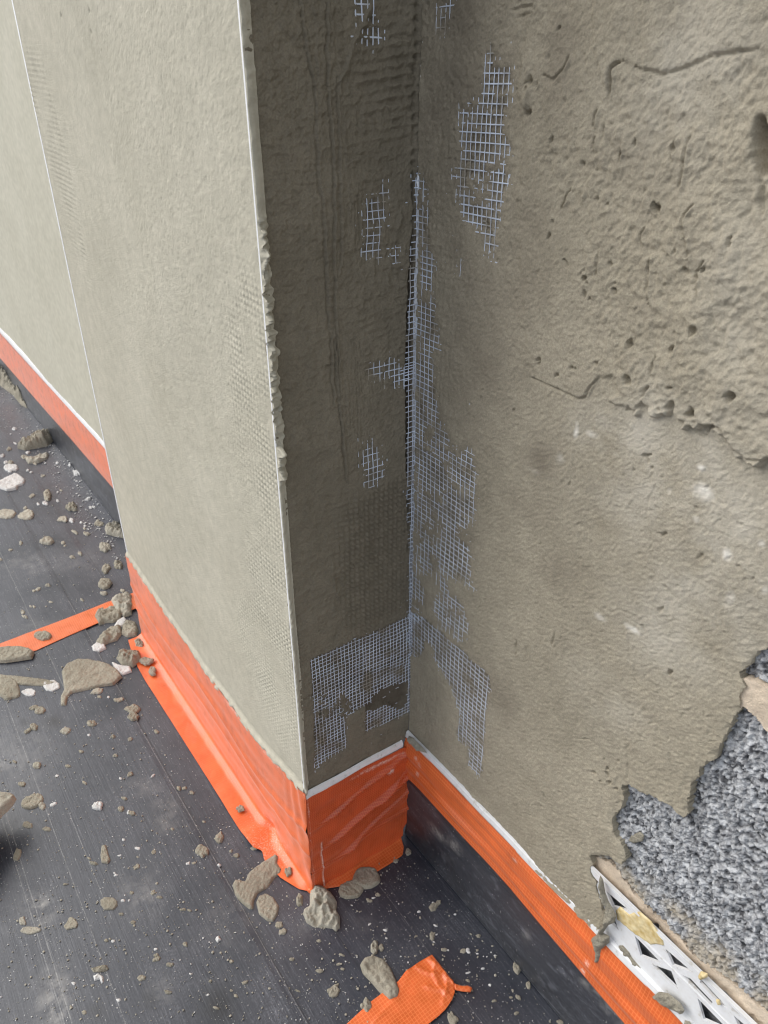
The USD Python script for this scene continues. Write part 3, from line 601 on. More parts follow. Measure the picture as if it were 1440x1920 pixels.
sI = FI.h.shape
FI.h += granules(FI, 4, .0009, .0026, 190000, .0016) + .3 * granules(FI, 14, .0018, .0034, 30000, .0010) + .0005 * gn(sI, .8, 5) + .0007 * gn(sI, 5, 6)
FI.h -= .0075 * np.clip(gn(sI, 2.2, 7) - 1.25, 0, 1.2)
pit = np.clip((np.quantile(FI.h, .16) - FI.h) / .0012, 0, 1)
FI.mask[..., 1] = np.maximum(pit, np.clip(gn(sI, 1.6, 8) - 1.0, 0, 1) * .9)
FI.mask[..., 2] = np.clip((1 - sm(FI.BB, .30, .345)) * (.55 + .5 * gn(sI, 9, 12)), 0, .7)
triP = onW([(1372, 1225), (1500, 1130), (1500, 1330), (1440, 1280), (1404, 1265)], .011)
# beige diagonal board edge between the two granulate fields
beP = onW([(1374, 1330), (1388, 1255), (1402, 1262), (1425, 1270), (1450, 1283), (1520, 1310), (1520, 1420), (1442, 1360), (1428, 1342), (1412, 1325), (1404, 1316)], .011)
bem = FI.poly(beP, blur=.001)
beBot = onW([(1090, 1600), (1110, 1608), (1147, 1607), (1172, 1642), (1205, 1687), (1255, 1730), (1310, 1792), (1345, 1817), (1400, 1852), (1440, 1892), (1560, 2010), (1560, 2200), (1090, 2200)], .011)
FI.keep = (FI.poly(beBot, warp=0) < .5) & (bem < .6)
m_, k_ = FI.mesh()
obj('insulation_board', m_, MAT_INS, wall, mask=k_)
FB = Face((0, 0.0095, 0), (1, 0, 0), (0, 0, 1), (0, -1, 0), 0.285, 0.60, 0.20, 0.72, .0012)
FB.setwarp(.0012, 3, 4)
FB.h += .0003 * gn(FB.h.shape, 1.5, 1) + .0006 * gn(FB.h.shape, 5, 2) - .003 * np.clip(gn(FB.h.shape, 2.2, 3) - 1.5, 0, 1)
m1 = FB.poly(beP, warp=.7) > .5
m2 = (FB.poly(beBot, warp=1.4) > .5) & (FB.BB > .2775)
hb = FB.h.copy()
FB.h = hb + .0045 * sm(FB.BB, 0, 1) + .003; FB.keep = m1; m_, k_ = FB.mesh(.008); obj('board_edge', m_, MAT_FOAM, wall, mask=k_ * 0)
FB.h = hb + .0015; FB.keep = m2; m_, k_ = FB.mesh(.008); obj('board_edge', m_, MAT_FOAM, wall, mask=k_ * 0)
obj('gap_backing', box(.28, .62, .0125, .0155, .2045, .73), MAT_INS, wall, smooth=False)

# white plinth profile with its pierced flange
flange = Polygon([(.300, .2085), (2.4, .2085), (2.4, .2865), (.313, .2865), (.300, .24)])
holes = []
for k in range(-1, 40):
    ox = .0725 * k
    for T in ([(.3826, .2496), (.3915, .2343), (.4093, .2486)], [(.4078, .2371), (.4229, .2503), (.4324, .2382)],
              [(.4149, .2726), (.4229, .264), (.4365, .2754)], [(.4367, .2621), (.4418, .2653), (.4635, .2633), (.4629, .26)],
              [(.3826 + .014, .2726), (.3826 + .018, .2745), (.3826 - .004, .2775), (.3826 - .004, .2745)]):
        holes.append(Polygon(np.array(T) + [ox, 0]).buffer(.0015, join_style=2))
flange = flange.difference(shapely.union_all(holes))
fl = trimesh.creation.extrude_polygon(flange, .0028)


def upright(m, y): v = m.vertices.copy(); m.vertices = np.stack([v[:, 0], y - v[:, 2], v[:, 1]], 1); m.faces = m.faces[:, ::-1]; return m


prof = thing('plinth_profile', 'white plastic plinth profile with pierced flange under the broken render', 'profile')
obj('flange', upright(fl, .0026), MAT_PVC, prof, smooth=False)
obj('top_rib', box(.318, 2.4, -.0014, -.0003, .2835, .2862), MAT_PVC, prof, smooth=False)
obj('rib', box(.316, 2.4, -.0012, -.0003, .2563, .2580), MAT_PVC, prof, smooth=False)
xs = np.concatenate([np.arange(.0, .62, .004), [2.4]])
lipw = .0003 * gn((len(xs),), 4, 3)
lip_c = np.array([[-.0000, .2040], [-.0046, .2042], [-.0054, .2062], [-.0050, .2085], [-.0040, .2140], [-.0019, .2155], [-.0000, .2155]])
V = np.stack([np.stack([xs, np.full(len(xs), c[0]) + lipw, np.full(len(xs), c[1])], -1) for c in lip_c], 1)
n, m = V.shape[:2]; idx = np.arange(n * m).reshape(n, m)
q = np.stack([idx[:-1, :-1], idx[1:, :-1], idx[1:, 1:], idx[:-1, 1:]], -1).reshape(-1, 4)
obj('nose', (V.reshape(-1, 3), np.vstack([q[:, [0, 2, 1]], q[:, [0, 3, 2]]])), MAT_PVC, prof, smooth=40)


# ================================================================== PILLAR
pillar = thing('rendered_pillar', 'square rendered pillar with light front, dark return and a white corner bead', 'pillar')
# --- return face (x=0)
FR = Face((0, 0, 0), (0, 1, 0), (0, 0, 1), (1, 0, 0), -D + .001, 0.0015, 0.2, 1.10, .0009)
FR.setwarp(.0011, 4, 61)
shp = FR.h.shape; a, b = FR.AA, FR.BB; h = FR.h
h += -.0012 + .0008 * gn(shp, 28, 1) + .00035 * gn(shp, 8, 2) + .00026 * gn(shp, .9, 3) + .00030 * gn(shp, (2.4, 1.4), 33) + .00022 * gn(shp, (4.2, 2.3), 4) + .00014 * gn(shp, (14, 1.3), 5)
h += .00018 * gn(shp, (2.2, 8), 6) * sm(b, .3, .5)
rows = np.sin(2 * math.pi * (b - .12 * (a + .05)) / .0075 + .6 * gn(shp, 14, 7))
h += .00042 * rows * sm(a, -.11, -.06) * sm(b, .74, .80) * (.6 + .4 * gn(shp, 20, 8))
# trowel ridges
for pts, w, d in [([(562, 0), (570, 63), (588, 153), (595, 300), (608, 433), (620, 633), (626, 760)], .0014, .0016), ([(612, 0), (613, 133), (626, 333), (627, 500), (632, 640), (640, 760)], .0012, .0017), ([(633, 143), (637, 333), (641, 493), (632, 520)], .0013, .0014),
                  ([(627, 640), (632, 720), (643, 840), (650, 907)], .0012, .0020), ([(612, 420), (622, 560), (636, 700)], .001, -.0010), ([(590, 0), (600, 160), (603, 300)], .002, -.0011), ([(700, 0), (672, 60), (648, 130), (634, 155)], .0022, -.0016), ([(625, 1080), (632, 1120), (640, 1130)], .0016, -.0018), ([(760, 900), (762, 1000), (758, 1140)], .0012, .0017), ([(640, 160), (650, 300), (660, 420)], .0010, -.0011)]:
    h -= 1.1 * d * FR.line(onR(pts), w * .7)
    h += .7 * abs(d) * FR.line(onR(pts) + [.0022, 0], w)
rg = np.random.default_rng(5)
for k in range(11):
    u0 = 650 + k * 5.2; v0, v1 = 600 + rg.uniform(0, 60), 800 + rg.uniform(0, 110)
    h -= .0011 * rg.uniform(.5, 1.1) * FR.line(onR([(u0 - 6, v0), (u0, (v0 + v1) / 2), (u0 + 4, v1)]), .0009)
for k in range(10):
    u0 = 650 + k * 8; v0, v1 = 360 + rg.uniform(0, 25), 430 + rg.uniform(0, 70)
    h -= .0014 * rg.uniform(.4, 1.1) * FR.line(onR([(u0, v0), (u0 + 3, v1)]), .0010)
sme = FR.poly(onR([(655, 350), (730, 345), (765, 400), (760, 500), (735, 560), (690, 520), (660, 440)]), blur=.008)
h += sme * (.0007 * gn(shp, (3, 9), 71) + .0006 * gn(shp, 5, 72) + .0008 * np.abs(gn(shp, (2, 6), 73)))
bm = FR.poly(onR([(603, 0), (650, 0), (655, 90), (640, 150), (612, 140)]), blur=.004)
pilR = (np.abs(np.sin(math.pi * a / .0085)) * np.abs(np.sin(math.pi * b / .0105))) ** .6
h += .0016 * bm * (pilR - .45)
for k in range(17):
    zc = .905 + k * .0092
    h -= .004 * FR.spot((-.0045 + .0006 * math.sin(k * 2.1), zc), .0019, .0024)
# pillow imprint of the buried mesh
PR = .0066
im = FR.poly(onR([(640, 960), (700, 920), (768, 890), (768, 1150), (700, 1185), (650, 1190), (632, 1080)]), blur=.010)
pil = (np.abs(np.sin(math.pi * a / PR)) * np.abs(np.sin(math.pi * (b + .1 * a) / PR))) ** .85
h += .0032 * im * (pil - .5)
FR.mask[..., 1] = .25 * FR.poly(onR([(660, 940), (768, 890), (768, 1150), (680, 1185)]), blur=.02)
# open mesh patches
Q1 = [(675, -20), (713, -20), (713, 30), (710, 68), (680, 70), (677, 20)]
Q2 = [(688, 385), (725, 360), (728, 400), (712, 440), (705, 490), (690, 488), (688, 430)]
Q3 = [(692, 695), (712, 682), (735, 683), (765, 693), (768, 712), (742, 716), (700, 716)]
Q4 = [(684, 835), (712, 826), (722, 850), (720, 885), (700, 908), (688, 905), (688, 870)]
Q5 = [(588, 1243), (640, 1215), (700, 1190), (776, 1155), (790, 1160), (790, 1225), (766, 1295), (768, 1335), (735, 1352), (690, 1372), (690, 1320), (650, 1345), (648, 1405), (615, 1425), (596, 1445), (592, 1330)]
Q6 = [(784, 325), (779, 450), (773, 560), (768, 640), (764, 700), (768, 760), (768, 900), (772, 1000), (771, 1080), (769, 1165), (774, 1165), (778, 1080), (780, 900), (782, 640), (786, 420), (789, 325)]
Q7 = [(735, 480), (756, 478), (756, 512), (738, 512)]
pr = {}
for i, Qp in enumerate((Q1, Q2, Q3, Q4, Q5, Q6, Q7)): pr[i] = FR.poly(onR(Qp), blur=.0040 if i not in (4, 5) else .0016, warp=2.6 if i not in (4, 5) else .4, grow=.0008)
recR = np.clip(.82 + .28 * gn(shp, 9, 41) + .2 * gn(shp, 4, 42) + .18 * gn(shp, 1.8, 40), .1, 1.4)
FR.base = gaussian_filter(h, 4)
for i in (0, 1, 2, 3, 6): h -= .0026 * pr[i] * recR
h -= .0020 * pr[5] * sm(a, -.02, -.01)
void = pr[5] * sm(a, -.0112, -.0100) * (1 - sm(a, -.0036, -.0026)) * sm(gn(shp, (3, 7), 44), -1.6, -1.2)
h -= .030 * void
lump = gn(shp, 10, 43)
cover = FR.poly(onR(z3([(210, 980), (480, 880), (620, 1060), (620, 1150), (780, 1250), (780, 1340), (530, 1420), (530, 1290), (300, 1290), (240, 1400), (215, 1300)], 560, 1140, 6)), blur=.003)
hole = FR.poly(onR(z3([(840, 1000), (960, 900), (1100, 860), (1240, 850), (1250, 950), (1220, 1080), (1120, 1180), (1060, 1120), (930, 1120), (830, 1180), (640, 1180), (640, 1130), (820, 1080)], 560, 1140, 6)), blur=.003)
bump5 = .0042 - .0016 * lump - .0040 * cover + .0050 * hole + .0018 * np.abs(gn(shp, 2.5, 45)) * (cover + hole)
h -= pr[4] * np.clip(bump5, -.0006, .011)
h -= .0065 * FR.line(onR([(640, 1290), (680, 1272), (740, 1245), (782, 1228)]), .0022, taper=False)
h -= .004 * FR.line(onR([(604, 1330), (602, 1372)]), .0022)
FR.mask[..., 1] = np.clip(FR.mask[..., 1] + .75 * hole * pr[4] + .35 * pr[4] + .3 * pr[5], 0, 1)
for c in [[(560, 1315), (595, 1303)], [(575, 1425), (592, 1400), (598, 1395)]]: h -= .0016 * FR.line(onR(c), .0014)
zbR = 0.2015 + .0012 * gaussian_filter(np.random.default_rng(8).standard_normal(len(FR.a)), 4) * 2
FR.keep = b >= zbR[:, None]
# the render thickens toward the arris
h += .0012 * (1 - sm(a, -D, -D + .012)) * sm(b, .66, .70)
m_, k_ = FR.mesh(.004)
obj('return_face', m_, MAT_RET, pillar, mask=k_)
thr5 = pr[4] * (1 - np.clip(hole * 1.3, 0, 1))
for i, pt, r in ((0, (.0060, .0072), .0007), (1, (.0062, .0070), .0005), (2, (.0062, .0068), .0005), (3, (.0060, .0076), .00055), (4, (.0051, .0054), .0005), (5, (.0058, .0060), .0006), (6, (.006, .007), .0005)):
    obj('reinforcing_mesh', threads(FR, thr5 if i == 4 else pr[i], pt, -.0010, r, 60 + i, oa=-.0001), MAT_GLASS, pillar)

# --- front face (y=-D)
FF = Face((0, -D, 0), (1, 0, 0), (0, 0, 1), (0, -1, 0), -W, -.0012, 0.165, 1.14, .0014, .0014)
FF.setwarp(.001, 3, 91)
shp = FF.h.shape; a, b = FF.AA, FF.BB; h = FF.h
gr = (.25 + .75 * sm(b, .30, .85)) * (.45 + .55 * sm(a, -.62, -.15))
h += .0009 * gn(shp, 40, 1) * sm(a, -W + .004, -W + .06) + gr * (.00008 * gn(shp, (1.5, .9), 2) + .00012 * gn(shp, .7, 44) + .00004 * gn(shp, (3.4, 2.0), 3)) + .00004 * gn(shp, .7, 4)
PF = .0066
fm = FF.poly(onF([(420, 500), (500, 560), (530, 800), (556, 1250), (568, 1440), (540, 1430), (500, 1330), (440, 1200), (470, 1000), (440, 800), (430, 650)]), blur=.014) + .8 * FF.poly(onF([(45, 80), (75, 100), (120, 280), (180, 560), (150, 520), (100, 330), (60, 200)]), blur=.012)
dots = 2 * ((np.abs(np.sin(math.pi * a / PF)) * np.abs(np.sin(math.pi * (b + .05 * a) / PF))) ** .9 - .4)
h += .00066 * np.clip(fm, 0, 1) * dots * (.7 + .35 * gn(shp, 8, 7))
zbF = np.interp(FF.a, [-.70, -.5, -.3, -.15, -.02, 0], [.200, .1885, .1755, .1765, .1985, .2015]) + .0010 * gaussian_filter(np.random.default_rng(18).standard_normal(len(FF.a)), 3) * 2
FF.keep = b >= zbF[:, None]
q_ = b - zbF[:, None]
h += .0038 * (1 - sm(q_, .004, .013)) - .0007 * np.exp(-((q_ - .016) / .002) ** 2) + .0008 * (1 - sm(q_, 0, .008)) * gn(shp, 2.5, 9)
for (u, v) in [(165, 20), (113, 28), (168, 60)]: h -= .002 * FF.spot(onF([(u, v)])[0], .0022)
m_, k_ = FF.mesh(.006)
obj('front_face', m_, MAT_FRONT, pillar, mask=k_)
obj('pillar_core', cat([box(-W + .001, -.024, -D + .004, -.03, .0, 3.0), box(-W + .001, -.05, -.0301, .0, .0, 3.0), box(-W, -.0012, -D + .0009, -D + .0035, 1.132, 3.0), box(-.011, -.0026, -D + .004, -.0005, 1.09, 3.0)]), MAT_FRONT, pillar, smooth=False)
obj('left_face', box(-W + .0003, -W + .0008, -D + .0006, .0, 0.166, 3.0), MAT_FRONT, pillar, smooth=False)
# white nosing of the corner bead
zz = np.linspace(.2, 3.0, 60)
obj('corner_bead', box(-.0022, .0002, -D - .0004, -D + .0008, .199, 3.0), MAT_PVC, pillar, smooth=False)
obj('corner_bead', box(-W - .0002, -W + .006, -D - .0004, -D + .0008, .205, 3.0), MAT_PVC, pillar, smooth=False)
# ragged ridge of render left standing past the bead
zs = np.arange(.2, 1.2, .0008); rng = np.random.default_rng(14)
n1 = gaussian_filter(rng.standard_normal(len(zs)), 2.6); n1 /= n1.std(); n2 = gaussian_filter(rng.standard_normal(len(zs)), 10.0); n2 /= n2.std()
zk = on(500, 420, 0, 0)[2]; zk2 = on(530, 895, 0, 0)[2]
e = .0026 + .0005 * n2 + .0004 * n1
rag = sm(zs, zk2 - .004, zk2 + .004) * (1 - sm(zs, zk - .004, zk + .01))
e = e + rag * np.clip(.0036 + .0034 * n2 + .0022 * n1 + .0006 * rng.standard_normal(len(zs)), -.0012, .012)
lowr = 1 - sm(zs, zk2 - .012, zk2)
e = e * (1 - lowr) + lowr * (.0016 + .0007 * n1 * (n1 > .6)) + .002 * np.exp(-((zs - .205) / .012) ** 2)
e = np.maximum(e, .0007)
cs = [(-.0006, -.0001), (.30, .0000), (.62, .0001), (.93, .0002), (1.0, .0012), (.93, .0034), (.66, .0052), (.34, .0066), (.05, .0090)]
V = []
dn = gn((len(zs), len(cs)), (1.9, .8), 15)
for j, (ex, dy) in enumerate(cs):
    X = e * ex if j else np.full(len(zs), ex)
    dyv = dy * (.55 + .45 * (1 - lowr)) if j > 2 else dy
    am = .0010 * (rag + .15) if j > 1 else .0001
    V.append(np.stack([X + am * dn[:, j] * (j > 0), -D - .0002 + dyv + am * .8 * dn[:, (j + 3) % len(cs)] * (j > 1), zs], -1))
V = np.stack(V, 1); n, m = V.shape[:2]; idx = np.arange(n * m).reshape(n, m)
q = np.stack([idx[:-1, :-1], idx[1:, :-1], idx[1:, 1:], idx[:-1, 1:]], -1).reshape(-1, 4)
obj('render_ridge', (V.reshape(-1, 3), np.vstack([q[:, [0, 2, 1]], q[:, [0, 3, 2]]])), MAT_FRONT, pillar, mask=np.zeros((n * m, 3)), label='ragged ridge of render standing past the white corner bead')
# white profile lip showing under the return
xs = np.linspace(-D, -.012, 40)
V = np.stack([np.stack([np.full(40, c[0]), xs, np.full(40, c[1]) + .0006 * np.sin(xs * 70)], -1) for c in [(.0, .192), (.0030, .1925), (.0036, .196), (.0032, .2005), (.0012, .2035), (0, .204)]], 1)
idx = np.arange(40 * 6).reshape(40, 6); q = np.stack([idx[:-1, :-1], idx[1:, :-1], idx[1:, 1:], idx[:-1, 1:]], -1).reshape(-1, 4)
obj('profile_lip', (V.reshape(-1, 3), np.vstack([q[:, [0, 1, 2]], q[:, [0, 2, 3]]])), MAT_PVC, pillar, smooth=50)

# ================================================================== FAR LEFT WALL
lw = thing('rendered_wall', 'smooth pale rendered wall set back beyond the left edge of the pillar', 'wall')
YL = -0.064
FL = Face((0, YL, 0), (1, 0, 0), (0, 0, 1), (0, -1, 0), -8.0, -.69, .236, 3.0, .03, .03)
FL.h += .0012 * gn(FL.h.shape, 5, 1)
FL.b = FL.b; zbl = np.interp(FL.a, [-8, -2.3, -1.84, -1.43, -1.14, -.69], [.238, .240, .243, .246, .242, .237]) + .0022 * gn((len(FL.a),), .8, 3)
FL.BB[:, 0] = zbl
m_, k_ = FL.mesh(.006)
obj('render_coat', m_, MAT_LEFT, lw, mask=k_)
obj('wall_body', box(-8, -.689, YL + .008, .25, 0, 3), MAT_LEFT, lw, smooth=False)
xs = np.arange(-8, -.688, .02); rng = np.random.default_rng(2)
jag = gaussian_filter(rng.standard_normal(len(xs)), 1.2) * .005
V = np.stack([np.stack([xs, np.full(len(xs), YL - c), zz_ + j * jag], -1) for c, zz_, j in [(-.008, .205, 0), (.0020, .207, 0), (.0030, .218, .5), (.0034, np.interp(xs, [-8, -2.3, -1.84, -1.43, -1.14, -.69], [.239, .241, .243, .245, .240, .236]), 1), (-.002, .247, 0)]], 1)
n, m = V.shape[:2]; idx = np.arange(n * m).reshape(n, m); q = np.stack([idx[:-1, :-1], idx[1:, :-1], idx[1:, 1:], idx[:-1, 1:]], -1).reshape(-1, 4)
obj('profile_lip', (V.reshape(-1, 3), np.vstack([q[:, [0, 2, 1]], q[:, [0, 3, 2]]])), MAT_PVC, lw, smooth=50)

# ================================================================== ORANGE TAPES
def grid_tape(name, fn, S, T, material, label, mask=None):
    V, F = sheet(fn, S, T)
    mk = np.zeros((len(V), 3))
    if mask is not None:
        SS, TT = np.meshgrid(S, T, indexing='ij'); mk[:, 0] = np.clip(mask(SS, TT), 0, 1).ravel()
    return obj(name, (V, F), material, mask=mk, label=label, cat='tape')


# right wall
S = np.concatenate([np.arange(.001, .60, .003), [.9, 1.6, 2.4]]); T = np.linspace(0, 1, 34)
wr = gn((len(S), len(T)), (14, 1.8), 3); wr2 = gn((len(S), len(T)), (5, 3), 4)
edge = np.interp(S, [0, .037, .14, .22, .40, 2.4], [.130, .134, .137, .136, .119, .119]) + .0006 * gn((len(S),), 6, 5)


def f_right(s, t):
    z = .2075 + (edge[:, None] - .2075) * t
    prof = .0050 * np.exp(-((t - .28) / .22) ** 2) + .0040 * np.exp(-((t - .70) / .10) ** 2) - .0012 * np.exp(-((t - .53) / .07) ** 2) - .0010 * np.exp(-((t - .84) / .05) ** 2)
    y = -.0045 - .0022 * t - prof * (.75 + .12 * wr) - .00035 * wr - .00012 * wr2
    return np.stack([s, y, z], -1)


def scuff(pts, r):
    P = onW(pts, -.006)
    def f(s, t):
        z = .2075 - .073 * t
        return np.max([np.exp(-((s - p[0]) / r) ** 2 - ((z - p[1]) / r) ** 2) for p in P], 0) * .45
    return f


grid_tape('masking_tape', f_right, S, T, MAT_TAPE_W, 'orange fabric tape running along the foot of the right wall', mask=scuff([(783, 1420), (785, 1450), (968, 1612), (1095, 1812), (1105, 1798), (790, 1432)], .006))
# return face
S = np.linspace(-D - .0024, .0012, 120); T = np.linspace(0, 1, 90)
w1 = gn((120, 90), (16, 5), 7); w2 = gn((120, 90), (5, 2.5), 8)


def f_ret(s, t):
    edge = np.interp(t, [0, .1, .30, .42, .47, .63, .80, .88, .93, 1.0], [.0012, .0000, .0010, .0008, -.0030, -.0042, -.0010, -.0015, -.010, -.012])
    y = -D - .0024 + (s + D + .0024) / (D + .0036) * (edge + D + .0024)
    z = .1945 - .1905 * t + .0012 * np.sin(s * 60)
    u = (y + D) / D
    fold = lambda c, w: np.exp(-((u * .30 + t - c) / w) ** 2)
    x = .0042 + .0009 * w1 + .0003 * w2 + .0078 * fold(.62, .022) * sm(u, .03, .3) - .003 * fold(.68, .05) + .0050 * fold(.36, .016) * sm(u, .0, .2) + .0036 * np.exp(-((u * .10 + t - .80) / .018) ** 2) + .0030 * np.exp(-((u * .55 + t - .80) / .016) ** 2) * sm(u, .3, .6) + .0042 * np.exp(-((u * .42 + t - .92) / .022) ** 2) * sm(u, .15, .4) + .0018 * np.exp(-((t - .16 - .04 * np.sin(u * 5)) / .03) ** 2) * sm(u, .2, .6) + .0012 * fold(.86, .03) - .0008 * fold(.42, .04)
    x = x + .0026 * sm(t, .90, 1) + .0018 * np.exp(-((u - .095) / .01) ** 2) * sm(t, .48, .52) + .0060 * sm(u, .88, 1) * (t < .42) * (.5 + .5 * np.cos(t * 9)) - .0008 * (1 - sm(u, -.015, .03))
    return np.stack([x, y, z], -1)


def m_ret(s, t):
    u = (s + D) / D
    e = lambda c, d, r1, r2: np.exp(-((u - c) / r1) ** 2 - ((t - d) / r2) ** 2)
    return .55 * e(.80, .17, .05, .05) + .42 * e(.7, .05, .4, .03) + .5 * np.exp(-((u - .10) / .012) ** 2) * sm(t, .46, .52) + .22 * e(.4, .13, .4, .05) + .3 * np.exp(-((u - .01) / .012) ** 2)


V, F = sheet(f_ret, S, T)
SS, TT = np.meshgrid(S, T, indexing='ij')
rt = thing('masking_tape', 'crinkled dark orange tape wrapped round the foot of the pillar return', 'tape')
mk = np.zeros((len(V), 3)); mk[:, 0] = np.clip(m_ret(SS, TT), 0, 1).ravel()
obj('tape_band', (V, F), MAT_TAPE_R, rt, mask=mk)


def cross2(p, t):
    u, v = p[t[:, 1]] - p[t[:, 0]], p[t[:, 2]] - p[t[:, 0]]
    return u[:, 0] * v[:, 1] - u[:, 1] * v[:, 0]


def flat_poly(poly, z, step, hfun=None, thick=.0006):
    """flat sheet over an outline (x,y), with a turned-down rim"""
    P = Polygon(poly).buffer(0)
    x0, y0, x1, y1 = P.bounds
    gx, gy = np.meshgrid(np.arange(x0, x1, step), np.arange(y0, y1, step), indexing='ij')
    g = np.stack([gx.ravel(), gy.ravel()], 1)
    inn = shapely.contains_xy(P.buffer(-step * .45), g[:, 0], g[:, 1]); g = g[inn]
    rim = P.exterior; nb = max(8, int(rim.length / step))
    bp = np.array([rim.interpolate(t, normalized=True).coords[0] for t in np.arange(nb) / nb])
    pts = np.vstack([bp, g]); tri = Delaunay(pts).simplices
    c = pts[tri].mean(1); tri = tri[shapely.contains_xy(P, c[:, 0], c[:, 1])]
    ar = cross2(pts, tri); tri = np.where(ar[:, None] < 0, tri[:, ::-1], tri)
    dist = shapely.distance(shapely.points(pts), rim)
    Z = z + (hfun(pts, dist) if hfun else 0)
    V = np.column_stack([pts, np.broadcast_to(Z, len(pts))])
    low = V[:nb].copy(); low[:, 2] = z - thick; k = len(V)
    i = np.arange(nb); j = (i + 1) % nb
    if Polygon(bp).exterior.is_ccw: sk = np.vstack([np.stack([i, k + i, j], -1), np.stack([j, k + i, k + j], -1)])
    else: sk = np.vstack([np.stack([i, j, k + i], -1), np.stack([j, k + j, k + i], -1)])
    return np.vstack([V, low]), np.vstack([tri, sk])




def nz(pts, scale, seed, octv=3):
    p = np.column_stack([np.asarray(pts) * scale, np.zeros(len(pts))])
    return meshkit.fbm(p, octv, seed) - .5


fl_ret = onG([(575, 1672), (640, 1640), (743, 1556), (750, 1566), (757, 1590), (755, 1605), (730, 1622), (700, 1640), (665, 1655), (640, 1663), (610, 1668), (585, 1680)])
ff_ = flat_poly(fl_ret, .0022, .004, lambda p, d: .0006 * nz(p, 90, 3) + .004 * np.exp(-np.clip(p[:, 0] - .002, 0, 1) / .006))
obj('tape_foot', ff_, MAT_TAPE_G, rt, mask=np.zeros((len(ff_[0]), 3)))
# front: upright band, cove and foot in one
S = np.concatenate([np.arange(-W - .002, .001, .0038), [.0022, .0040]]); T = np.linspace(0, 1, 90)
outer = np.interp(S, [-.69, -.66, -.6, -.5514, -.3777, -.2444, -.1642, -.125, -.105, -.095, -.08, -.0404, -.01, .001], [-.200, -.205, -.212, -.2133, -.2114, -.2104, -.2105, -.2095, -.2060, -.1985, -.203, -.1975, -.184, -.174])
topz = np.interp(S, [-.70, -.52, -.29, -.145, -.017, 0], [.2045, .193, .1805, .1815, .2025, .2045]) + .0005 * gn((len(S),), 4, 1)
w1 = gn((len(S), len(T)), (24, 2.5), 17); w2 = gn((len(S), len(T)), (5, 5), 18)


def f_front(s, t):
    r = .014
    o = -outer[:, None] - D - .004
    o = np.maximum(o, .002)
    up = topz[:, None] - r; arc = r * math.pi / 2; tot = up + arc + np.maximum(o - r, .0005)
    L = t * tot
    th = np.clip((L - up) / r, 0, math.pi / 2)
    z = np.where(L < up, topz[:, None] - L, r * (1 - np.sin(th)))
    y = -D - .0030 - .0006 * sm(L, 0, .01) - np.where(L < up, 0, r * (1 - np.cos(th)) * np.minimum(1, o / r)) - np.clip(L - up - arc, 0, 1) * (o > r)
    fz = np.vectorize(floorz)(y) + .0014
    z = z + fz * sm(L, up - .02, up + arc)
    up_m = 1 - sm(L, up - .01, up + .01)
    y = y - up_m * (.00022 * w1 + .00022 * w2 + .0022 * np.exp(-((t - .33 + .05 * np.sin(s * 14)) / .03) ** 2) + .0016 * np.exp(-((t - .52 - .06 * np.sin(s * 9 + 1)) / .025) ** 2))
    fan = np.exp(-((s + .018) / .035) ** 2)
    y = y - .0012 * fan * up_m * np.cos((s + .05) * 260 * (1.2 - t))
    y = y + .0016 * sm(s, .0005, .0040)
    cr = np.exp(-((s + .118) / .016) ** 2) * sm(t, .55, .75)
    z = z + cr * (.006 + .004 * w2 * (t < .97)); y = y - cr * .003 * w2
    z = z + (1 - up_m) * np.abs(.0005 * w2)
    return np.stack([s, y, z], -1)


def m_front(s, t):
    return .34 * (1 - sm(t, .02, .09)) * (.8 + .3 * np.sin(s * 50)) + .16 * sm(t, .74, .8) + .16 * np.exp(-((t - .76) / .02) ** 2) + .12 * np.exp(-((s + .1) / .05) ** 2) * sm(t, .6, .8)


grid_tape('masking_tape', f_front, S, T, MAT_TAPE_F, 'bright orange tape on the foot of the pillar front, folded out onto the floor', mask=m_front)
# far left wall
S = np.arange(-8, -.688, .02); T = np.linspace(0, 1, 14)
w1 = gn((len(S), len(T)), (8, 2), 27)
tl = np.interp(S, [-8, -2.37, -1.63, -1.13, -.69], [.224, .226, .230, .232, .230]); bl = np.interp(S, [-8, -2.5, -1.72, -1.12, -.69], [.09, .0927, .1114, .1247, .128])
grid_tape('masking_tape', lambda s, t: np.stack([s, YL - .0045 - .0018 * np.sin(t * math.pi) - .0006 * w1, tl[:, None] + (bl - tl)[:, None] * t], -1), S, T, MAT_TAPE_F, 'orange tape band along the foot of the set-back left wall')
# floor strip running away from the pillar's left corner
stp = np.vstack([onG([(262, 1108), (225, 1120), (207, 1127), (150, 1150), (100, 1169), (50, 1188), (0, 1207)], .005), [[-.842, -.60], [-.765, -.60]], onG([(0, 1240), (67, 1220), (120, 1196), (180, 1170), (262, 1138)], .005)])
ms = flat_poly(stp, .0056, .006, lambda p, d: .0008 * nz(p, 60, 8))
obj('masking_tape', ms, MAT_TAPE_G, mask=np.zeros((len(ms[0]), 3)), label='narrow orange tape strip across the membrane at the left edge', cat='tape')
# floor patch with a wrinkled end, bottom centre
pat = np.vstack([onG([(810, 1790), (820, 1803), (835, 1822), (852, 1845), (853, 1860), (848, 1874), (836, 1892), (820, 1907), (803, 1920)], .003), [[.2345, -.165], [.2335, -.30], [.172, -.30]], onG([(650, 1920), (693, 1880), (725, 1856), (747, 1840), (760, 1822), (787, 1803)], .003)])
cpt = onG([(815, 1812), (835, 1830), (820, 1860), (800, 1830)], .003)


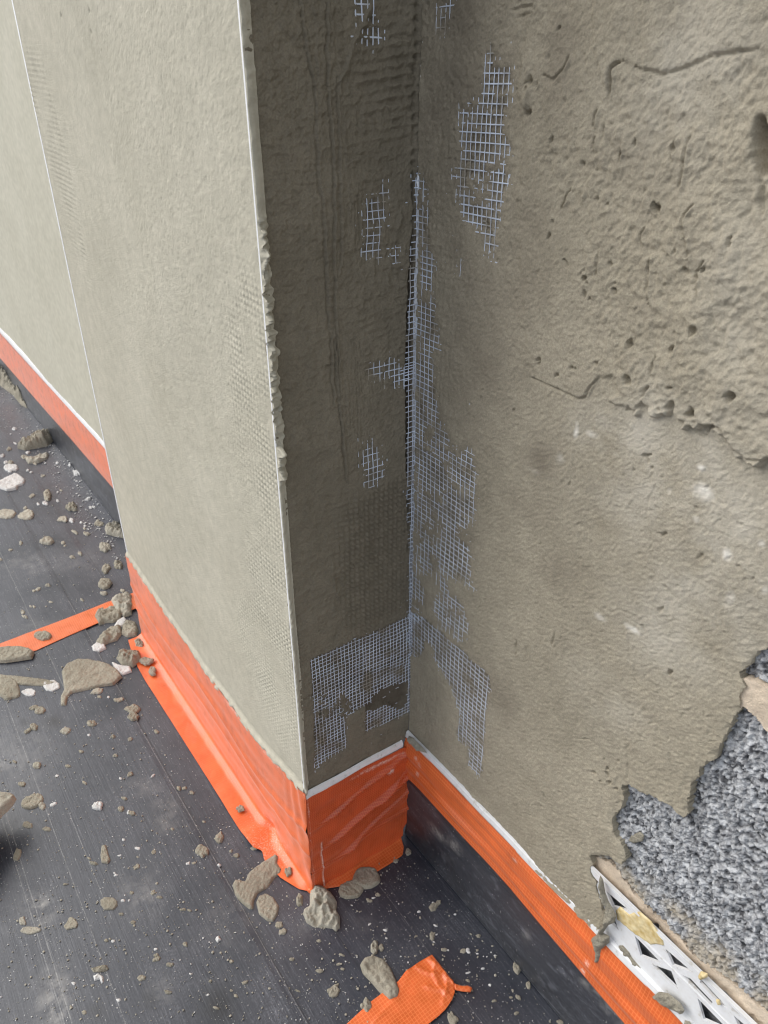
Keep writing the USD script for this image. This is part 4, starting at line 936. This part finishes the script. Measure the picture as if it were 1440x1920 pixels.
CREASE = [(LineString(onG(c, .003)), hh, ww) for c, hh, ww in (([(806, 1800), (822, 1812), (836, 1832), (850, 1842)], .0042, .0022), ([(815, 1806), (812, 1826), (824, 1850), (842, 1868)], .0034, .0018), ([(780, 1812), (800, 1824), (826, 1828)], .0030, .0020),
          ([(835, 1824), (838, 1850), (830, 1880)], .0030, .0016), ([(800, 1850), (822, 1858), (848, 1852)], .0022, .0018), ([(766, 1822), (758, 1850), (735, 1880), (700, 1920)], .0020, .0022))]


def h_patch(p, d):
    hh = .0010 * nz(p, 70, 18) + .0005 * nz(p, 260, 19)
    P = shapely.points(p)
    for L, s_, w_ in CREASE:
        hh = hh + s_ * np.exp(-(shapely.distance(P, L) / w_)) * (.7 + 1.2 * nz(p, 150, 20))
    return hh


pt_ = thing('masking_tape', 'short orange tape patch with a crumpled end on the floor, bottom centre', 'tape')
ms = flat_poly(pat, .0034, .0025, h_patch)
mk = np.zeros((len(ms[0]), 3)); mk[:, 0] = .05
obj('tape_patch', ms, MAT_TAPE_G, pt_, mask=mk)
tl_ = onG([(852, 1846), (868, 1851), (878, 1850), (886, 1854), (882, 1861), (868, 1860), (853, 1857)], .002)
ms = flat_poly(tl_, .0030, .002, lambda p, d: .0022 * nz(p, 200, 4) + .0015)
obj('tape_tail', ms, MAT_TAPE_G, pt_, mask=np.zeros((len(ms[0]), 3)))

# ================================================================== MORTAR LUMPS AND CRUMBS
def blob_mesh(poly, z, hmax, seed, rough=.35, step=None):
    P = Polygon(poly).buffer(0)
    if P.geom_type != 'Polygon': P = max(P.geoms, key=lambda g: g.area)
    size = math.sqrt(P.area)
    step = step or min(max(size / 26, .0008), .0016)
    w = min(size * .30, hmax * 1.1)
    sc = 2.6 / size

    def hf(p, d):
        t = np.clip(d / w, 0, 1)
        dome = np.sqrt(np.clip(1 - (1 - t) ** 2, 0, 1))
        lumpy = 1 + rough * 2.4 * nz(p, sc, seed, 4) + rough * 1.2 * nz(p, sc * 3.5, seed + 5, 4) + .9 * rough * np.abs(nz(p, sc * 1.7, seed + 9, 3))
        return hmax * dome * np.clip(lumpy, .25, 2) + np.minimum(.0016, hmax * .5) * np.clip(dome * 2, 0, 1) * (nz(p, 330, seed + 3, 3) + .6 * nz(p, 760, seed + 4, 2))
    V, F = flat_poly(np.array(P.exterior.coords)[:-1], 0, step, hf, thick=.0008)
    c = np.array([*P.centroid.coords[0], z])
    V = V + [0, 0, z]
    return V - c, F, c


def oval(u, v, w, h, seed, rot=0.0, z=0.0):
    rng = np.random.default_rng(seed)
    n = 26; t = np.arange(n) * 2 * math.pi / n
    k = 1 + gaussian_filter(rng.standard_normal(n), 1.1, mode='wrap') * (.26 if max(w, h) < 30 else .12) + rng.standard_normal(n) * .07 * min(1, 18 / max(w, h))
    x, y = w / 2 * np.cos(t) * k, h / 2 * np.sin(t) * k
    return onG([(u + a_ * math.cos(rot) - b_ * math.sin(rot), v + a_ * math.sin(rot) + b_ * math.cos(rot)) for a_, b_ in zip(x, y)], z)


nblob = [0]


def lump(name, shape, label, hk=.3, mat=None, rough=.35, group=None, cat='mortar', z=None, smooth=True):
    nblob[0] += 1
    if isinstance(shape, tuple): shape = oval(*shape[:4], seed=nblob[0] * 7 + 3, rot=shape[4] if len(shape) > 4 else 0.0)
    else: shape = onG(shape)
    c = shape.mean(0)
    zz_ = floorz(c[1]) if z is None else z
    size = math.sqrt(abs(Polygon(shape).buffer(0).area))
    V, F, c = blob_mesh(shape, zz_, max(size * hk * .54, .0006), nblob[0], rough * 1.25)
    t = usdkit.mesh(stage, path_for(name), (V, F), mat or MAT_MORTAR, smooth=smooth)
    t.AddTranslateOp().Set(Gf.Vec3d(*map(float, c)))
    return tag(t.GetPrim(), label, cat, group)


r3 = lambda *p: [(400 + x / 3.6, 1400 + y / 3.6) for x, y in p]
r8 = lambda *p: [(480 + x / 3, 1280 + y / 3) for x, y in p]
r4 = lambda *p: [(x / 3, 640 + y / 3) for x, y in p]
r7 = lambda *p: [(x / 3, 1280 + y / 3) for x, y in p]
# the big ones round the pillar foot
lump('mortar_lump', r3((130, 940), (150, 905), (215, 920), (240, 860), (330, 790), (420, 735), (440, 750), (435, 800), (465, 840), (455, 870), (420, 890), (370, 960), (300, 1000), (275, 1050), (270, 1105), (245, 1105), (200, 1070), (150, 1020)), 'large flat angular mortar splat leaning against the front tape near the pillar corner', .16, rough=.3)
lump('mortar_lump', r3((290, 1060), (310, 1015), (360, 1000), (410, 1030), (445, 1085), (435, 1140), (405, 1190), (365, 1185), (310, 1140)), 'round flat mortar pat directly below the large angular splat', .2)
lump('mortar_lump', r3((650, 960), (690, 935), (740, 950), (800, 1000), (835, 1050), (830, 1110), (855, 1150), (855, 1220), (830, 1250), (800, 1235), (740, 1230), (680, 1230), (630, 1200), (605, 1140), (610, 1110), (650, 1090), (650, 1010)), 'big knobbly mortar heap at the tip of the pillar corner', .42, MAT_MORTAR_PALE, .75)
lump('mortar_lump', (400 + 1035 / 3.6, 1400 + 885 / 3.6, 195 / 3.6, 150 / 3.6), 'larger of two oval mortar pats against the tape foot of the pillar return', .26)
lump('mortar_lump', (400 + 925 / 3.6, 1400 + 965 / 3.6, 160 / 3.6, 128 / 3.6), 'smaller of two oval mortar pats beside the tape foot of the pillar return', .24)
lump('mortar_lump', r8((585, 1590), (610, 1555), (660, 1540), (720, 1560), (760, 1610), (790, 1680), (810, 1740), (800, 1780), (750, 1795), (700, 1750), (650, 1690), (600, 1640)), 'long tongue-shaped mortar lump lying on the edge of the floor tape patch', .26, rough=.5)
lump('mortar_lump', [(776, 1691), (795, 1670)] and r8((970, 1265), (985, 1245), (1010, 1240), (1018, 1225), (1040, 1225), (1040, 1245), (1020, 1262), (1010, 1285), (985, 1290)), 'heart-shaped mortar bit on the membrane between the return tape and the right wall', .35)
lump('mortar_lump', (480 + 1105 / 3, 1280 + 1890 / 3, 17, 27, -.5), 'oval mortar bit just right of the floor tape patch at the bottom edge', .3)
lump('mortar_lump', (720 + 757 / 3, 1600 + 637 / 3, 21, 27), 'angular mortar bit sitting on the dark seam along the right wall', .45, rough=.6)
lump('mortar_lump', (720 + 813 / 3, 1600 + 745 / 3, 9, 17), 'thin upright mortar bit below the one on the right wall seam', .4)
lump('mortar_lump', (1052, 1916, 18, 10), 'mortar bit at the bottom edge beside the right wall seam', .3)
lump('mortar_lump', r3((1062, 1340), (1085, 1310), (1108, 1315), (1112, 1350), (1108, 1395), (1085, 1408), (1062, 1385)), 'cream jagged mortar chip above the tongue-shaped lump', .6, MAT_MORTAR_PALE, .7)
lump('mortar_lump', (400 + 1132 / 3.6, 1400 + 1358 / 3.6, 11, 14), 'small dark chip touching the cream jagged chip', .4)
lump('mortar_lump', (480 + 435 / 3, 1280 + 1740 / 3, 26, 19, -.6), 'leaf-shaped mortar bit left of the tongue-shaped lump', .3)
lump('mortar_lump', (480 + 620 / 3, 1280 + 1822 / 3, 17, 25, -.5), 'knobbly mortar bit on the left tip of the floor tape patch', .5, rough=.7)
lump('mortar_lump', (480 + 990 / 3, 1280 + 1428 / 3, 11, 18), 'egg-shaped mortar bit right of the thin chalk line', .4)
lump('mortar_lump', (400 + 445 / 3.6, 1400 + 1210 / 3.6, 17, 14), 'upper bit of a pair below the round flat pat', .35)
lump('mortar_lump', (400 + 472 / 3.6, 1400 + 1256 / 3.6, 14, 13), 'lower bit of a pair below the round flat pat', .35)
lump('mortar_lump', (400 + 582 / 3.6, 1400 + 1040 / 3.6, 13, 24), 'small crumbly bit between front tape tip and the knobbly heap', .5, rough=.7)
lump('mortar_lump', (400 + 505 / 3.6, 1400 + 865 / 3.6, 14, 17), 'small mortar dab on the front tape foot beside the large angular splat', .3, z=.007)
lump('mortar_lump', (400 + 185 / 3.6, 1400 + 440 / 3.6, 16, 12), 'pale mortar dab on the tape fold in front of the pillar', .35, z=.008)
lump('mortar_lump', (400 + 275 / 3.6, 1400 + 690 / 3.6, 13, 9), 'dark mortar dab on the outer tape edge by its crumpled spot', .4)
lump('mortar_lump', (400 + 1220 / 3.6, 1400 + 622 / 3.6, 10, 19), 'mortar dab on the right end of the return tape foot', .25, z=.0035)
lump('mortar_lump', (400 + 1105 / 3.6, 1400 + 790 / 3.6, 12, 11), 'small mortar bit at the tape rim above the oval pats', .35)
lump('mortar_lump', (400 + 1225 / 3.6, 1400 + 772 / 3.6, 13, 11), 'brownish bit just outside the right end of the tape foot', .35)
lump('mortar_lump', (400 + 1315 / 3.6, 1400 + 715 / 3.6, 11, 13), 'bit lying in front of the dark inner corner', .35)
lump('mortar_lump', (400 + 42 / 3.6, 1400 + 622 / 3.6, 14, 21, .4), 'upright brown bit left of the front tape edge, with its shadow', .45)
# centre-left floor
lump('mortar_lump', r7((575, 930), (600, 925), (615, 980), (625, 1010), (610, 1030), (575, 1025), (568, 985)), 'tall flat bit in the middle of the left floor', .3)
lump('mortar_lump', (1140 / 3, 1280 + 962 / 3, 21, 25, -.5), 'pale oval bit left of the large angular splat', .4)
lump('mortar_lump', r7((568, 1235), (590, 1218), (640, 1220), (662, 1240), (665, 1265), (640, 1290), (590, 1290), (570, 1262)), 'flat brown scab-like bit low in the left floor', .18)
lump('mortar_lump', (405 / 3, 1280 + 1365 / 3, 24, 19, -.6), 'flat olive bit left of the brown scab', .15)
lump('mortar_lump', (175 / 3, 1280 + 1403 / 3, 36, 14, -.05), 'pale flat scraping next to the chalky smear at left', .12, MAT_MORTAR_PALE)
lump('mortar_lump', (130 / 3, 1280 + 1352 / 3, 13, 17), 'pale chip above the flat scraping at left', .3, MAT_MORTAR_PALE)
lump('mortar_lump', r7((515, 1620), (560, 1605), (600, 1600), (617, 1620), (600, 1635), (570, 1640), (530, 1640)), 'crumbly grey bit above a white chip, bottom left', .4, rough=.8)
lump('mortar_lump', (800 / 3, 1280 + 1672 / 3, 15, 10, -.4), 'thin bit right of the white chip, bottom left', .3)
lump('mortar_lump', (885 / 3, 1280 + 1565 / 3, 15, 9, -.4), 'dark thin bit in the lower middle of the left floor', .3)
lump('mortar_lump', (185 / 3, 1280 + 680 / 3, 42, 26, -.35), 'flat pointed mortar piece beside the big clod at the left edge', .22)
lump('mortar_lump', (238 / 3, 1280 + 704 / 3, 14, 12), 'round bit touching the flat pointed piece', .5, MAT_MORTAR_PALE)
lump('mortar_lump', (160 / 3, 1280 + 813 / 3, 21, 14), 'greyish bit in the shade of the big clod', .2)
lump('mortar_lump', (100 / 3, 1280 + 980 / 3, 14, 25, .3), 'long brown bit below the shaded bit at the left', .25)
lump('mortar_lump', (265 / 3, 1280 + 836 / 3, 17, 8), 'thin dark bit right of the shaded bit', .3)
lump('mortar_lump', (745 / 3, 1280 + 160 / 3, 27, 20), 'upper pebble of a stacked pair below the flat splat', .4, MAT_MORTAR)
lump('mortar_lump', (755 / 3, 1280 + 203 / 3, 21, 15), 'lower pebble of a stacked pair below the flat splat', .4)
lump('mortar_lump', (225 / 3, 1280 + 165 / 3, 20, 14), 'brownish pebble under the white blobs at left', .35)
lump('mortar_lump', (195 / 3, 1280 + 257 / 3, 15, 13), 'pebble next to the wet dark spot at left', .4)
lump('mortar_lump', (370 / 3, 1280 + 283 / 3, 23, 12, -.35), 'pale pointed pebble right of the wet dark spot', .35, MAT_MORTAR_PALE)
lump('mortar_lump', (518 / 3, 1280 + 237 / 3, 16, 12), 'crumbly pebble left of the stacked pair', .4, rough=.7)
lump('mortar_lump', (212 / 3, 1280 + 476 / 3, 18, 11, -.3), 'triangular pale pebble above the big clod', .4, MAT_MORTAR_PALE)
lump('mortar_lump', (130 / 3, 1280 + 582 / 3, 15, 9), 'olive pebble right above the big clod', .4)
lump('mortar_lump', (1238 / 3, 1280 + 880 / 3, 12, 20, .4), 'narrow pebble near the outer tape edge, right of the white specks', .35)
lump('mortar_lump', r4((350, 1870), (375, 1830), (440, 1800), (500, 1800), (560, 1812), (620, 1830), (665, 1860), (690, 1900), (640, 1945), (560, 1955), (480, 1975), (410, 1990), (385, 2010), (375, 2060), (345, 2060), (345, 2010), (365, 1970)), 'widest flat mortar splat with a hooked tail, left of the front tape', .10, rough=.35)
lump('mortar_lump', (18, 1297, 42, 40), 'round flat mortar pat at the left edge by the white blobs', .16)
lump('mortar_lump', [(0, 1268), (40, 1272), (90, 1278), (108, 1284), (90, 1290), (45, 1288), (0, 1283)], 'long thin smear above the white blobs at left', .1)
lump('mortar_lump', (183, 1300, 26, 10, -.4), 'pale sliver below the widest splat', .3, MAT_MORTAR_PALE)
lump('mortar_lump', (1345 / 3.75 - 305 + 170, 1316, 18, 7, -.2), 'grey sliver under the pale sliver', .3)
# pile at the pillar's left corner
lump('mortar_lump', r4((625, 1470), (660, 1440), (720, 1420), (745, 1440), (750, 1490), (740, 1540), (700, 1560), (650, 1520)), 'pale crumbly clump against the left end of the front tape', .4, MAT_MORTAR_PALE, .7)
lump('mortar_lump', r4((535, 1560), (550, 1520), (590, 1500), (650, 1500), (690, 1525), (680, 1565), (640, 1590), (600, 1590), (560, 1605)), 'grey lobed clump lying on the end of the left tape strip', .3, rough=.6)
lump('mortar_lump', r4((690, 1610), (720, 1580), (765, 1590), (778, 1630), (770, 1665), (720, 1672), (685, 1655)), 'smooth grey lump touching the front tape below the crumbly clump', .4)
lump('mortar_lump', r4((540, 1700), (570, 1660), (620, 1620), (680, 1610), (690, 1650), (660, 1690), (610, 1705), (570, 1725)), 'lumpy sausage of mortar between two white dabs', .35, rough=.6)
lump('mortar_lump', r4((655, 1790), (680, 1760), (730, 1745), (790, 1760), (800, 1800), (750, 1840), (690, 1830)), 'dark craggy lump below the smooth grey lump', .5, rough=.8)
lump('mortar_lump', r4((755, 1690), (790, 1680), (815, 1705), (805, 1730), (765, 1725)), 'small craggy lump on the tape above the dark craggy one', .5, rough=.7)
lump('mortar_lump', (833 / 3, 640 + 1820 / 3, 26, 14, -.2), 'flat dab on the front tape foot right of the dark craggy lump', .35, z=.009)
lump('mortar_lump', (862 / 3, 640 + 1875 / 3, 16, 18), 'lower dab on the front tape foot near the craggy lumps', .35, z=.009)
lump('white_dab', r4((635, 1620), (660, 1580), (700, 1555), (715, 1575), (700, 1605), (660, 1625)), 'white plaster dab in the pile at the pillar corner, upper one', .3, MAT_WHITE_PL, .2, cat='plaster')
lump('white_dab', r4((515, 1725), (545, 1700), (590, 1710), (600, 1735), (560, 1755), (525, 1752)), 'white plaster dab at the left end of the mortar sausage', .3, MAT_WHITE_PL, .2, cat='plaster')
lump('white_dab', r4((630, 1810), (680, 1830), (735, 1835), (745, 1865), (690, 1885), (650, 1860)), 'white plaster dab under the dark craggy lump', .25, MAT_WHITE_PL, .3, cat='plaster')
lump('white_dab', r4((0, 795), (30, 775), (60, 765), (90, 750), (120, 765), (145, 785), (135, 810), (105, 820), (95, 840), (40, 850), (0, 838), (-40, 830), (-40, 800)), 'largest bright white plaster splat, by the far left edge', .16, MAT_WHITE_PL, .3, cat='plaster')
lump('white_dab', (65 / 3, 640 + 716 / 3, 30, 13), 'white and grey splat just above the largest white splat', .2, MAT_WHITE_PL, .3, cat='plaster')
lump('white_dab', (55, 1303, 27, 13), 'flat white blob, left of two, near the left edge', .16, MAT_WHITE_PL, .2, cat='plaster')
lump('white_dab', (98, 1290, 30, 20), 'flat white blob, right of two, near the widest splat', .16, MAT_WHITE_PL, .2, cat='plaster')
lump('white_dab', (183, 1515, 20, 17), 'lumpy white dab in the open left floor', .4, MAT_WHITE_PL, .5, cat='plaster')
lump('white_dab', r7((528, 1660), (560, 1648), (585, 1665), (588, 1695), (575, 1705), (565, 1680), (535, 1690)), 'white curled chip, bottom left', .4, MAT_WHITE_PL, .5, cat='plaster')
lump('white_dab', (101, 1512, 15, 7, -.4), 'white sliver right of the flat pointed piece', .4, MAT_WHITE_PL, .4, cat='plaster')
lump('white_dab', (480 + 1190 / 3, 1280 + 1505 / 3, 8, 8), 'white speck left of the mortar bit on the seam', .4, MAT_WHITE_PL, .4, cat='plaster')
lump('white_dab', (1230 / 3, 1280 + 1455 / 3, 11, 11), 'white pebble below the large angular splat', .5, MAT_WHITE_PL, .4, cat='plaster')
# far strip by the left wall
lump('mortar_lump', [(-14, 700), (0, 697), (20, 703), (33, 727), (47, 750), (52, 766), (40, 760), (23, 740), (0, 723), (-14, 716)], 'ridge of gritty mortar at the far left wall foot', .5, rough=.8)
lump('mortar_lump', r4((100, 605), (130, 580), (190, 560), (240, 530), (300, 515), (300, 560), (270, 590), (200, 605), (140, 615)), 'gritty elongated heap nearer end of the far ridge', .45, rough=.9)
lump('mortar_lump', r4((140, 660), (190, 655), (230, 640), (275, 635), (265, 665), (220, 685), (160, 690)), 'pale crescent of mortar below the elongated heap', .3, MAT_MORTAR_PALE, .6)
lump('mortar_lump', (14, 967, 36, 18, -.1), 'beige flat flake cut by the left edge', .2, MAT_MORTAR_PALE)
lump('mortar_lump', (49, 968, 32, 17, -.2), 'beige flat flake next to the one at the left edge', .2, MAT_MORTAR_PALE)
lump('mortar_lump', (118, 975, 21, 10), 'small beige flake midway to the pillar', .25, MAT_MORTAR_PALE)
lump('mortar_lump', (89, 931, 15, 21), 'brownish double bit below the far heap', .4)
lump('mortar_lump', (135, 953, 24, 12), 'dark crumbly bit midway to the pillar', .45, rough=.8)
lump('mortar_lump', (89, 1017, 27, 14), 'smooth beige pebble in the middle distance', .4, MAT_MORTAR_PALE)
lump('mortar_lump', (197, 1028, 22, 16), 'pale pebble left of the pillar bottom corner', .4, MAT_MORTAR_PALE)
lump('mortar_lump', (198, 1097, 26, 19), 'rounded tan pebble above the pile at the pillar corner', .45)
lump('mortar_lump', r4((590, 1060), (640, 1040), (690, 1040), (710, 1080), (700, 1110), (650, 1100), (600, 1085)), 'gritty heap touching the left pillar edge', .45, MAT_MORTAR_PALE, .9)
lump('mortar_lump', (199, 1067, 13, 18, .4), 'dark chip between the pale and tan pebbles', .4)
lump('mortar_lump', (223, 1060, 16, 15), 'crumbly bit right under the pillar corner', .45, rough=.7)
lump('mortar_lump', (188, 983, 18, 8), 'thin tan flake left of the pillar edge', .3)
lump('mortar_lump', (147, 888, 13, 11), 'whitish knob by the far upstand', .5, MAT_WHITE_PL)
lump('mortar_lump', (81.6, 1196.6, 34, 17, .1), 'smooth oval mortar pat on the left tape strip', .3, z=.0065)
lump('mortar_lump', r4((-40, 1745), (40, 1735), (120, 1733), (170, 1745), (200, 1765), (185, 1800), (120, 1810), (40, 1822), (-40, 1825)), 'long mortar roll on the near edge of the left tape strip', .22, z=.0062)

# splats hanging on the plinth profile, right
def wall_lump(name, pts, label, y, hk, mat=MAT_MORTAR, rough=.6, cat='mortar'):
    nblob[0] += 1
    P = onW(pts, y)
    size = math.sqrt(abs(Polygon(P).buffer(0).area))
    V, F, c = blob_mesh(P, 0, size * hk, nblob[0], rough, step=.0012)
    V = V + [c[0], c[1], 0]
    V = np.stack([V[:, 0], y - V[:, 2], V[:, 1]], 1)
    cc = V.mean(0)
    t = usdkit.mesh(stage, path_for(name), (V - cc, F), mat, smooth=True); t.AddTranslateOp().Set(Gf.Vec3d(*map(float, cc)))
    return tag(t.GetPrim(), label, cat)


r6 = lambda *p: [(1080 + x / 4, 1560 + y / 4) for x, y in p]
wall_lump('mortar_drip', r6((180, 330), (200, 360), (215, 450), (240, 520), (275, 580), (300, 630), (285, 680), (240, 700), (200, 760), (250, 785), (245, 835), (225, 850), (190, 880), (200, 930), (165, 978), (145, 970), (148, 890), (130, 840), (118, 795), (165, 765), (180, 720), (215, 690), (215, 620), (225, 560), (195, 470), (175, 400)), 'stringy mortar drip running from the broken render over the white profile onto the tape', -.0066, .13)
wall_lump('mortar_drip', r6((310, 855), (350, 850), (400, 905), (410, 930), (450, 980), (500, 1040), (490, 1050), (430, 985), (385, 930), (330, 912)), 'thin curl of mortar on the white profile below the stringy drip', -.0006, .16)
wall_lump('mortar_drip', r6((568, 1240), (620, 1200), (690, 1212), (730, 1245), (780, 1285), (812, 1340), (800, 1362), (740, 1335), (660, 1300), (610, 1255)), 'fat mortar splat across the white profile and tape, lower right', -.0066, .16)
wall_lump('mortar_drip', r6((815, 1415), (850, 1425), (880, 1470), (860, 1500), (810, 1470)), 'mortar dab on the profile at the bottom edge, right', -.0058, .25)
wall_lump('mortar_drip', [(766, 1380), (774, 1384), (792, 1402), (800, 1412), (786, 1406), (772, 1394)], 'pale mortar dab in the inner corner above the tapes', -.006, .3, MAT_MORTAR_PALE)
# dried foam glue
wall_lump('foam_glue', r6((300, 590), (330, 560), (400, 620), (440, 600), (480, 600), (560, 670), (600, 730), (650, 800), (660, 850), (600, 840), (560, 845), (500, 800), (440, 760), (370, 700), (310, 650)), 'dried yellow foam glue smeared over the white pierced flange', -.0004, .03, MAT_GLUE, .8, cat='glue')
wall_lump('foam_glue', r6((915, 1080), (935, 1045), (985, 1065), (985, 1090), (940, 1110)), 'yellow glue bead on the top rib of the profile', -.0026, .35, MAT_GLUE, .6, cat='glue')
wall_lump('foam_glue', r6((1050, 1255), (1075, 1260), (1085, 1300), (1060, 1290)), 'tan glue bead on the flange near the right bottom corner', -.002, .3, MAT_GLUE, .5, cat='glue')
wall_lump('mortar_drip', r6((420, 20), (480, 0), (510, 30), (500, 70), (430, 85), (395, 60)), 'mortar smear on the granulate beside the broken edge', .0065, .12)
# clod at the left edge: a slab of set mortar leaning up on its far rim
cl = np.array([(-190, 1600), (-150, 1480), (-60, 1474), (0, 1480), (22, 1481), (28, 1490), (22, 1500), (12, 1512), (0, 1522), (-40, 1580), (-100, 1650)], float)
Pc = onG(cl, .062); V, F, c = blob_mesh(Pc, .052, .010, 991, .7, step=.003)
lowr_ = V[:, 2] < 0
clod = usdkit.mesh(stage, path_for('mortar_clod'), cat([trimesh.Trimesh(V, F, process=False), trimesh.Trimesh(*(lambda a_: (a_[0] * [.92, .92, -1.0] + [-.004, -.004, -.001], a_[1][:, ::-1]))((V, F)), process=False),
    trimesh.creation.icosphere(2, .03).apply_transform(np.diag([1.2, 1.0, .95, 1])).apply_translation([-.030, -.040, -.026])]), MAT_MORTAR_PALE, smooth=True)
clod.AddTranslateOp().Set(Gf.Vec3d(*map(float, c)))
tag(clod.GetPrim(), 'big broken mortar clod propped up over its dark shadow at the left edge', 'mortar')

# countable small crumbs: single objects, alike ones share a label
rng = np.random.default_rng(2024)
REG = [('small grey mortar crumb on the membrane near the far left wall', 'mortar crumbs by the far left wall', [(0, 780), (60, 800), (215, 1000), (235, 1110), (60, 1170), (0, 1190)], 34, (5, 10), MAT_MORTAR_PALE),
       ('small white plaster crumb on the membrane near the far left wall', 'white crumbs by the far left wall', [(30, 760), (90, 780), (215, 960), (190, 1000), (60, 950), (0, 860)], 26, (4, 8), MAT_WHITE_PL),
       ('small grey mortar crumb on the open membrane left of the front tape', 'mortar crumbs left of the front tape', [(0, 1330), (250, 1300), (330, 1430), (460, 1620), (450, 1760), (470, 1910), (120, 1910), (120, 1640), (150, 1500), (30, 1440)], 52, (5, 10), MAT_MORTAR),
       ('small white plaster crumb on the open membrane left of the front tape', 'white crumbs left of the front tape', [(0, 1330), (250, 1300), (330, 1430), (460, 1620), (450, 1760), (470, 1910), (120, 1910), (120, 1640), (150, 1500), (30, 1440)], 22, (3.5, 7), MAT_WHITE_PL),
       ('small grey mortar crumb on the membrane before the pillar return', 'mortar crumbs before the pillar return', [(500, 1740), (640, 1690), (760, 1620), (800, 1640), (960, 1830), (1000, 1910), (900, 1910), (850, 1800), (800, 1780), (700, 1800), (560, 1910)], 26, (5, 9), MAT_MORTAR),
       ('small white plaster crumb on the membrane before the pillar return', 'white crumbs before the pillar return', [(640, 1690), (760, 1620), (800, 1640), (960, 1830), (1000, 1910), (900, 1910), (850, 1800), (800, 1780), (720, 1760)], 18, (3.5, 6), MAT_WHITE_PL)]
for lab, grp, poly, n, (s0, s1), mt in REG:
    P = Polygon(poly); x0, y0, x1, y1 = P.bounds; k = 0
    while k < n:
        u, v = rng.uniform(x0, x1), rng.uniform(y0, y1)
        if not P.contains(shapely.Point(u, v)): continue
        s = rng.uniform(s0, s1); k += 1
        lump('plaster_crumb' if mt is MAT_WHITE_PL else 'mortar_crumb', (u, v, s * rng.uniform(.9, 1.7), s * rng.uniform(.6, .95), rng.uniform(-.6, .6)), lab, rng.uniform(.3, .55), mt, .5, grp, 'crumb')

# grit nobody could count
ico = trimesh.creation.icosphere(0, 1.0); iv, iff = np.array(ico.vertices), np.array(ico.faces)


def grit(name, n, region, seed, r0, r1, material, label, surf='floor', bias=None):
    rng = np.random.default_rng(seed); P = Polygon(region); x0, y0, x1, y1 = P.bounds
    V, F, k = [], [], 0
    while k < n:
        u, v = rng.uniform(x0, x1), rng.uniform(y0, y1)
        if not P.contains(shapely.Point(u, v)): continue
        p = on(u, v, 2, 0)
        if p[1] > -.012 and p[0] > 0: continue
        r = r0 + (r1 - r0) * rng.random() ** 4
        vv = iv * (r * rng.uniform(.6, 1.4, 3)) * [1, 1, .7]; an = rng.uniform(0, 6.28); R = np.array([[math.cos(an), -math.sin(an), 0], [math.sin(an), math.cos(an), 0], [0, 0, 1]])
        V.append(vv @ R.T + [p[0], p[1], floorz(p[1]) + r * .3]); F.append(iff + 12 * k); k += 1
    return obj(name, (np.vstack(V), np.vstack(F)), material, smooth=True, label=label, cat='grit', kind='stuff')


ALL = [(0, 700), (40, 740), (240, 1010), (262, 1200), (330, 1400), (470, 1600), (560, 1690), (760, 1610), (800, 1620), (1060, 1920), (0, 1920)]
grit('mortar_grit', 2400, ALL, 1, .0004, .0017, MAT_MORTAR_PALE, 'fine grey mortar grit strewn over the whole black membrane')
grit('white_grit', 1700, ALL, 2, .0003, .0011, MAT_WHITE_PL, 'fine white plaster specks strewn over the whole black membrane')
grit('gravelly_grit', 520, [(40, 740), (110, 800), (215, 940), (232, 1010), (225, 1060), (150, 980), (70, 860), (0, 800), (0, 720)], 3, .0012, .0034, MAT_WHITE_PL, 'pale gravelly grit gathered along the far left wall foot')
